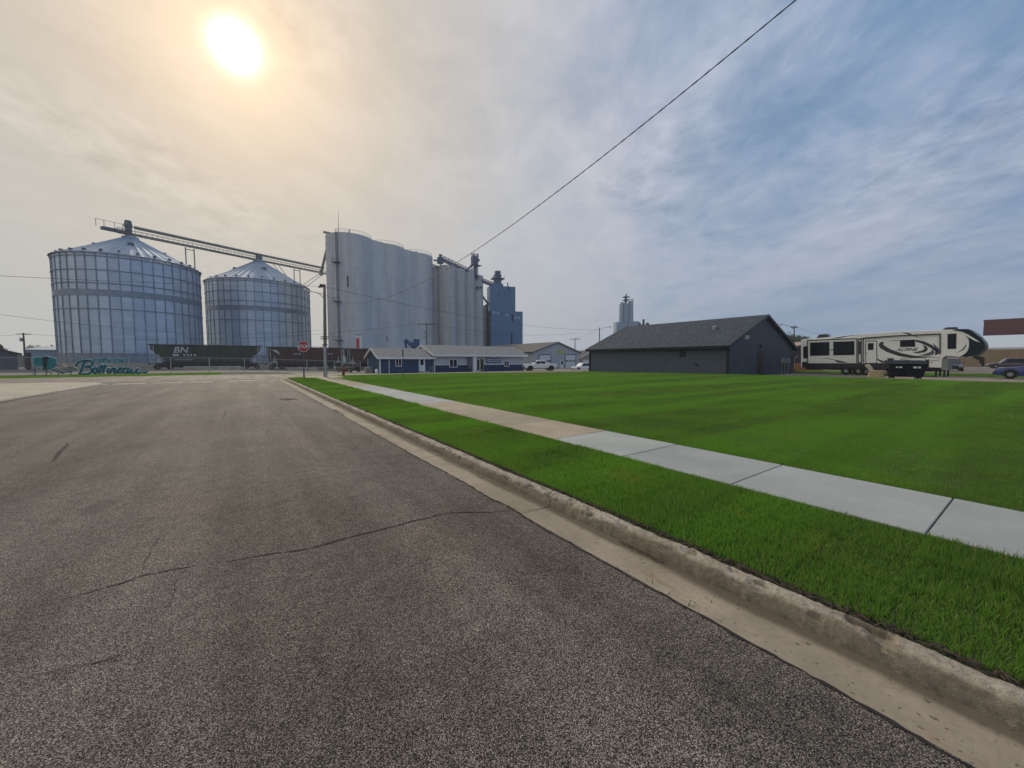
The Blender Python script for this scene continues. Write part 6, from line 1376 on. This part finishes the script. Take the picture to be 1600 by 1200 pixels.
# ------------------------------------------------------------------ trees
def tree(loc, h, r, label, kind='leaf', seed=1, nl=2600, group='distant trees'):
    rnd = random.Random(seed); t = thing('conifer_tree' if kind == 'needle' else 'broadleaf_tree', label, 'tree', loc, 0, group); mb = MB()
    mb.tube([(0,0,-.3),(.05,0,h*.4),(0,.05,h*.85)], [r*.08,r*.06,.03], 8); cl = []
    for i in range(9):
        a = rnd.uniform(0, 2*PI); z = h*rnd.uniform(.3, .8); e = Vector((math.cos(a)*r*.7, math.sin(a)*r*.7, z+r*.3)); mb.tube([(0,0,z*.7), e*.55+Vector((0,0,z*.3)), e], [.12*r/3,.07*r/3,.02], 5)
    mb.build('trunk', mt['bark'], t); lf = MB()
    for i in range(34):
        if kind == 'needle': z = h*(.12+.86*i/33); rr = r*(1-(z/h))*1.05+.15; a = rnd.uniform(0, 2*PI); cl.append((Vector((math.cos(a)*rr*.6, math.sin(a)*rr*.6, z)), rr*.55))
        else:
            a = rnd.uniform(0, 2*PI); q = rnd.random()**.6; zz_ = rnd.uniform(-.8, 1); rad = r*.72*math.sqrt(max(0, 1-zz_*zz_*.8))*q; cl.append((Vector((math.cos(a)*rad, math.sin(a)*rad, h*.62+zz_*h*.30)), r*rnd.uniform(.22, .42)))
    for i in range(nl):
        c, cr = cl[rnd.randrange(len(cl))]; d = Vector((rnd.gauss(0,1), rnd.gauss(0,1), rnd.gauss(0,1))).normalized()*cr*rnd.random()**.35; p = c+d; s = rnd.uniform(.10, .24)*(r/3)**.5*(1.2 if kind == 'needle' else 1.)
        u = Vector((rnd.gauss(0,1), rnd.gauss(0,1), rnd.gauss(0,.6))).normalized(); v = u.orthogonal().normalized(); lf.add([p-u*s, p+v*s*.6, p+u*s, p-v*s*.6], [(0,1,2,3)])
    lf.build('crown', mt[kind], t, smooth='nofix'); return t
k = 0
for px, pyt, Z, r, lab in ((1229, 521, 96, 3.2, 'round green tree showing past the dark roof edge'), (1238, 523, 104, 3.6, 'green tree right of the lamp pole behind the dark building'), (1249, 526, 98, 3.4, 'lower green tree directly above the tan roof'), (1259, 527.5, 108, 3.2, 'rightmost green tree just left of the camper air conditioner')):
    k += 1; v = at(px, 560, Z); ht_ = at(px, pyt, Z).z+.6; tree((v.x, v.y, -.6), ht_, r, lab, 'leaf', k, 3200)
for px, pyt, Z, r, kd, lab in ((-2, 535, 120, 4.2, 'needle', 'dark conifer cut off by the left edge'), (52, 539, 150, 2.6, 'leaf', 'small tree top above the left end of the shed'), (64, 539.5, 150, 3.4, 'leaf', 'second small tree top above the grey shed'), (74, 541, 150, 2.6, 'leaf', 'low tree top above the middle of the shed'), (82, 538.5, 150, 2.2, 'needle', 'pointed tree top beside the left bin wall'), (32, 552, 150, 3.0, 'needle', 'dark small tree left of the leaning pole')):
    k += 1; v = at(px, 560, Z); ht_ = at(px, pyt, Z).z+.6; tree((v.x, v.y, -.6), ht_, r, lab, kd, k, 1500)
sheet('far_land', -600, -160, 60, 700, .05, mt['farland'], 60.); sheet('far_land', 150, 700, -200, 600, -.03, mt['farland'], 60.)

# ------------------------------------------------------------------ every countable piece of a thing becomes a part of its own
def split_islands(o):
    me = o.data; n = len(me.vertices); par = list(range(n))
    def f(a):
        while par[a] != a: par[a] = par[par[a]]; a = par[a]
        return a
    for e in me.edges:
        a, b = f(e.vertices[0]), f(e.vertices[1])
        if a != b: par[a] = b
    gid = {}; faces = {}
    for p in me.polygons: faces.setdefault(f(p.vertices[0]), []).append(p)
    if len(faces) < 2: return
    out = []
    for fs in faces.values():
        ids = {}; V = []; F = []
        for p in fs:
            t = []
            for v in p.vertices:
                if v not in ids: ids[v] = len(V); V.append(me.vertices[v].co.copy())
                t.append(ids[v])
            F.append(t)
        m = bpy.data.meshes.new(me.name); m.from_pydata(V, [], F)
        for mm in me.materials: m.materials.append(mm)
        if fs[0].use_smooth:
            m.shade_smooth()
            try: m.set_sharp_from_angle(angle=R(35))
            except Exception: pass
        out.append(m)
    o.data = out[0]
    for m in out[1:]:
        c = bpy.data.objects.new(o.name.split('.')[0], m); COL.objects.link(c); c.parent = o.parent; c.matrix_parent_inverse = o.matrix_parent_inverse.copy(); c.location = o.location; c.rotation_euler = o.rotation_euler
SPLIT = {'end_frame', 'conveyor_frame', 'post', 'wheel_arch', 'corner_trim', 'opening', 'patch', 'stiffener', 'support_leg', 'headlight', 'tail_light', 'mirror', 'bumper', 'landing_leg', 'roof_hatch', 'diagonal_brace', 'transformer', 'downspout', 'outlet_cap', 'wind_ring', 'side_rib', 'gate_box', 'bracket', 'hopper_bay', 'meter_box', 'side_pocket', 'label_plate', 'chassis', 'entry_step', 'hatch_trim', 'handrail', 'door_trim', 'trim', 'dust_collector', 'roof_vent', 'silo', 'mill_block', 'footrest_link', 'slide_trim', 'lid', 'hill', 'hill_outline', 'step', 'name_plate'}
for o in list(bpy.data.objects):
    if o.type == 'MESH' and o.parent and o.name.split('.')[0] in SPLIT: split_islands(o)
    elif o.type == 'MESH' and o.parent and o.name.split('.')[0] == 'window' and o.parent.get('category') in ('car', 'pickup truck'): split_islands(o)

# ------------------------------------------------------------------ thin smoky air
hz_ = MB().box(-420, 420, -40, 460, -2.2, 56).build('haze', bpy.data.materials.new('smoky_air'))
hz_['kind'] = 'stuff'; hm = hz_.data.materials[0]; hm.use_nodes = True; hn = hm.node_tree; hn.nodes.clear()
pv = hn.nodes.new('ShaderNodeVolumePrincipled'); oo = hn.nodes.new('ShaderNodeOutputMaterial'); hn.links.new(pv.outputs[0], oo.inputs['Volume'])
pv.inputs['Density'].default_value = .0005; pv.inputs['Color'].default_value = (.80, .86, .95, 1); pv.inputs['Anisotropy'].default_value = .2
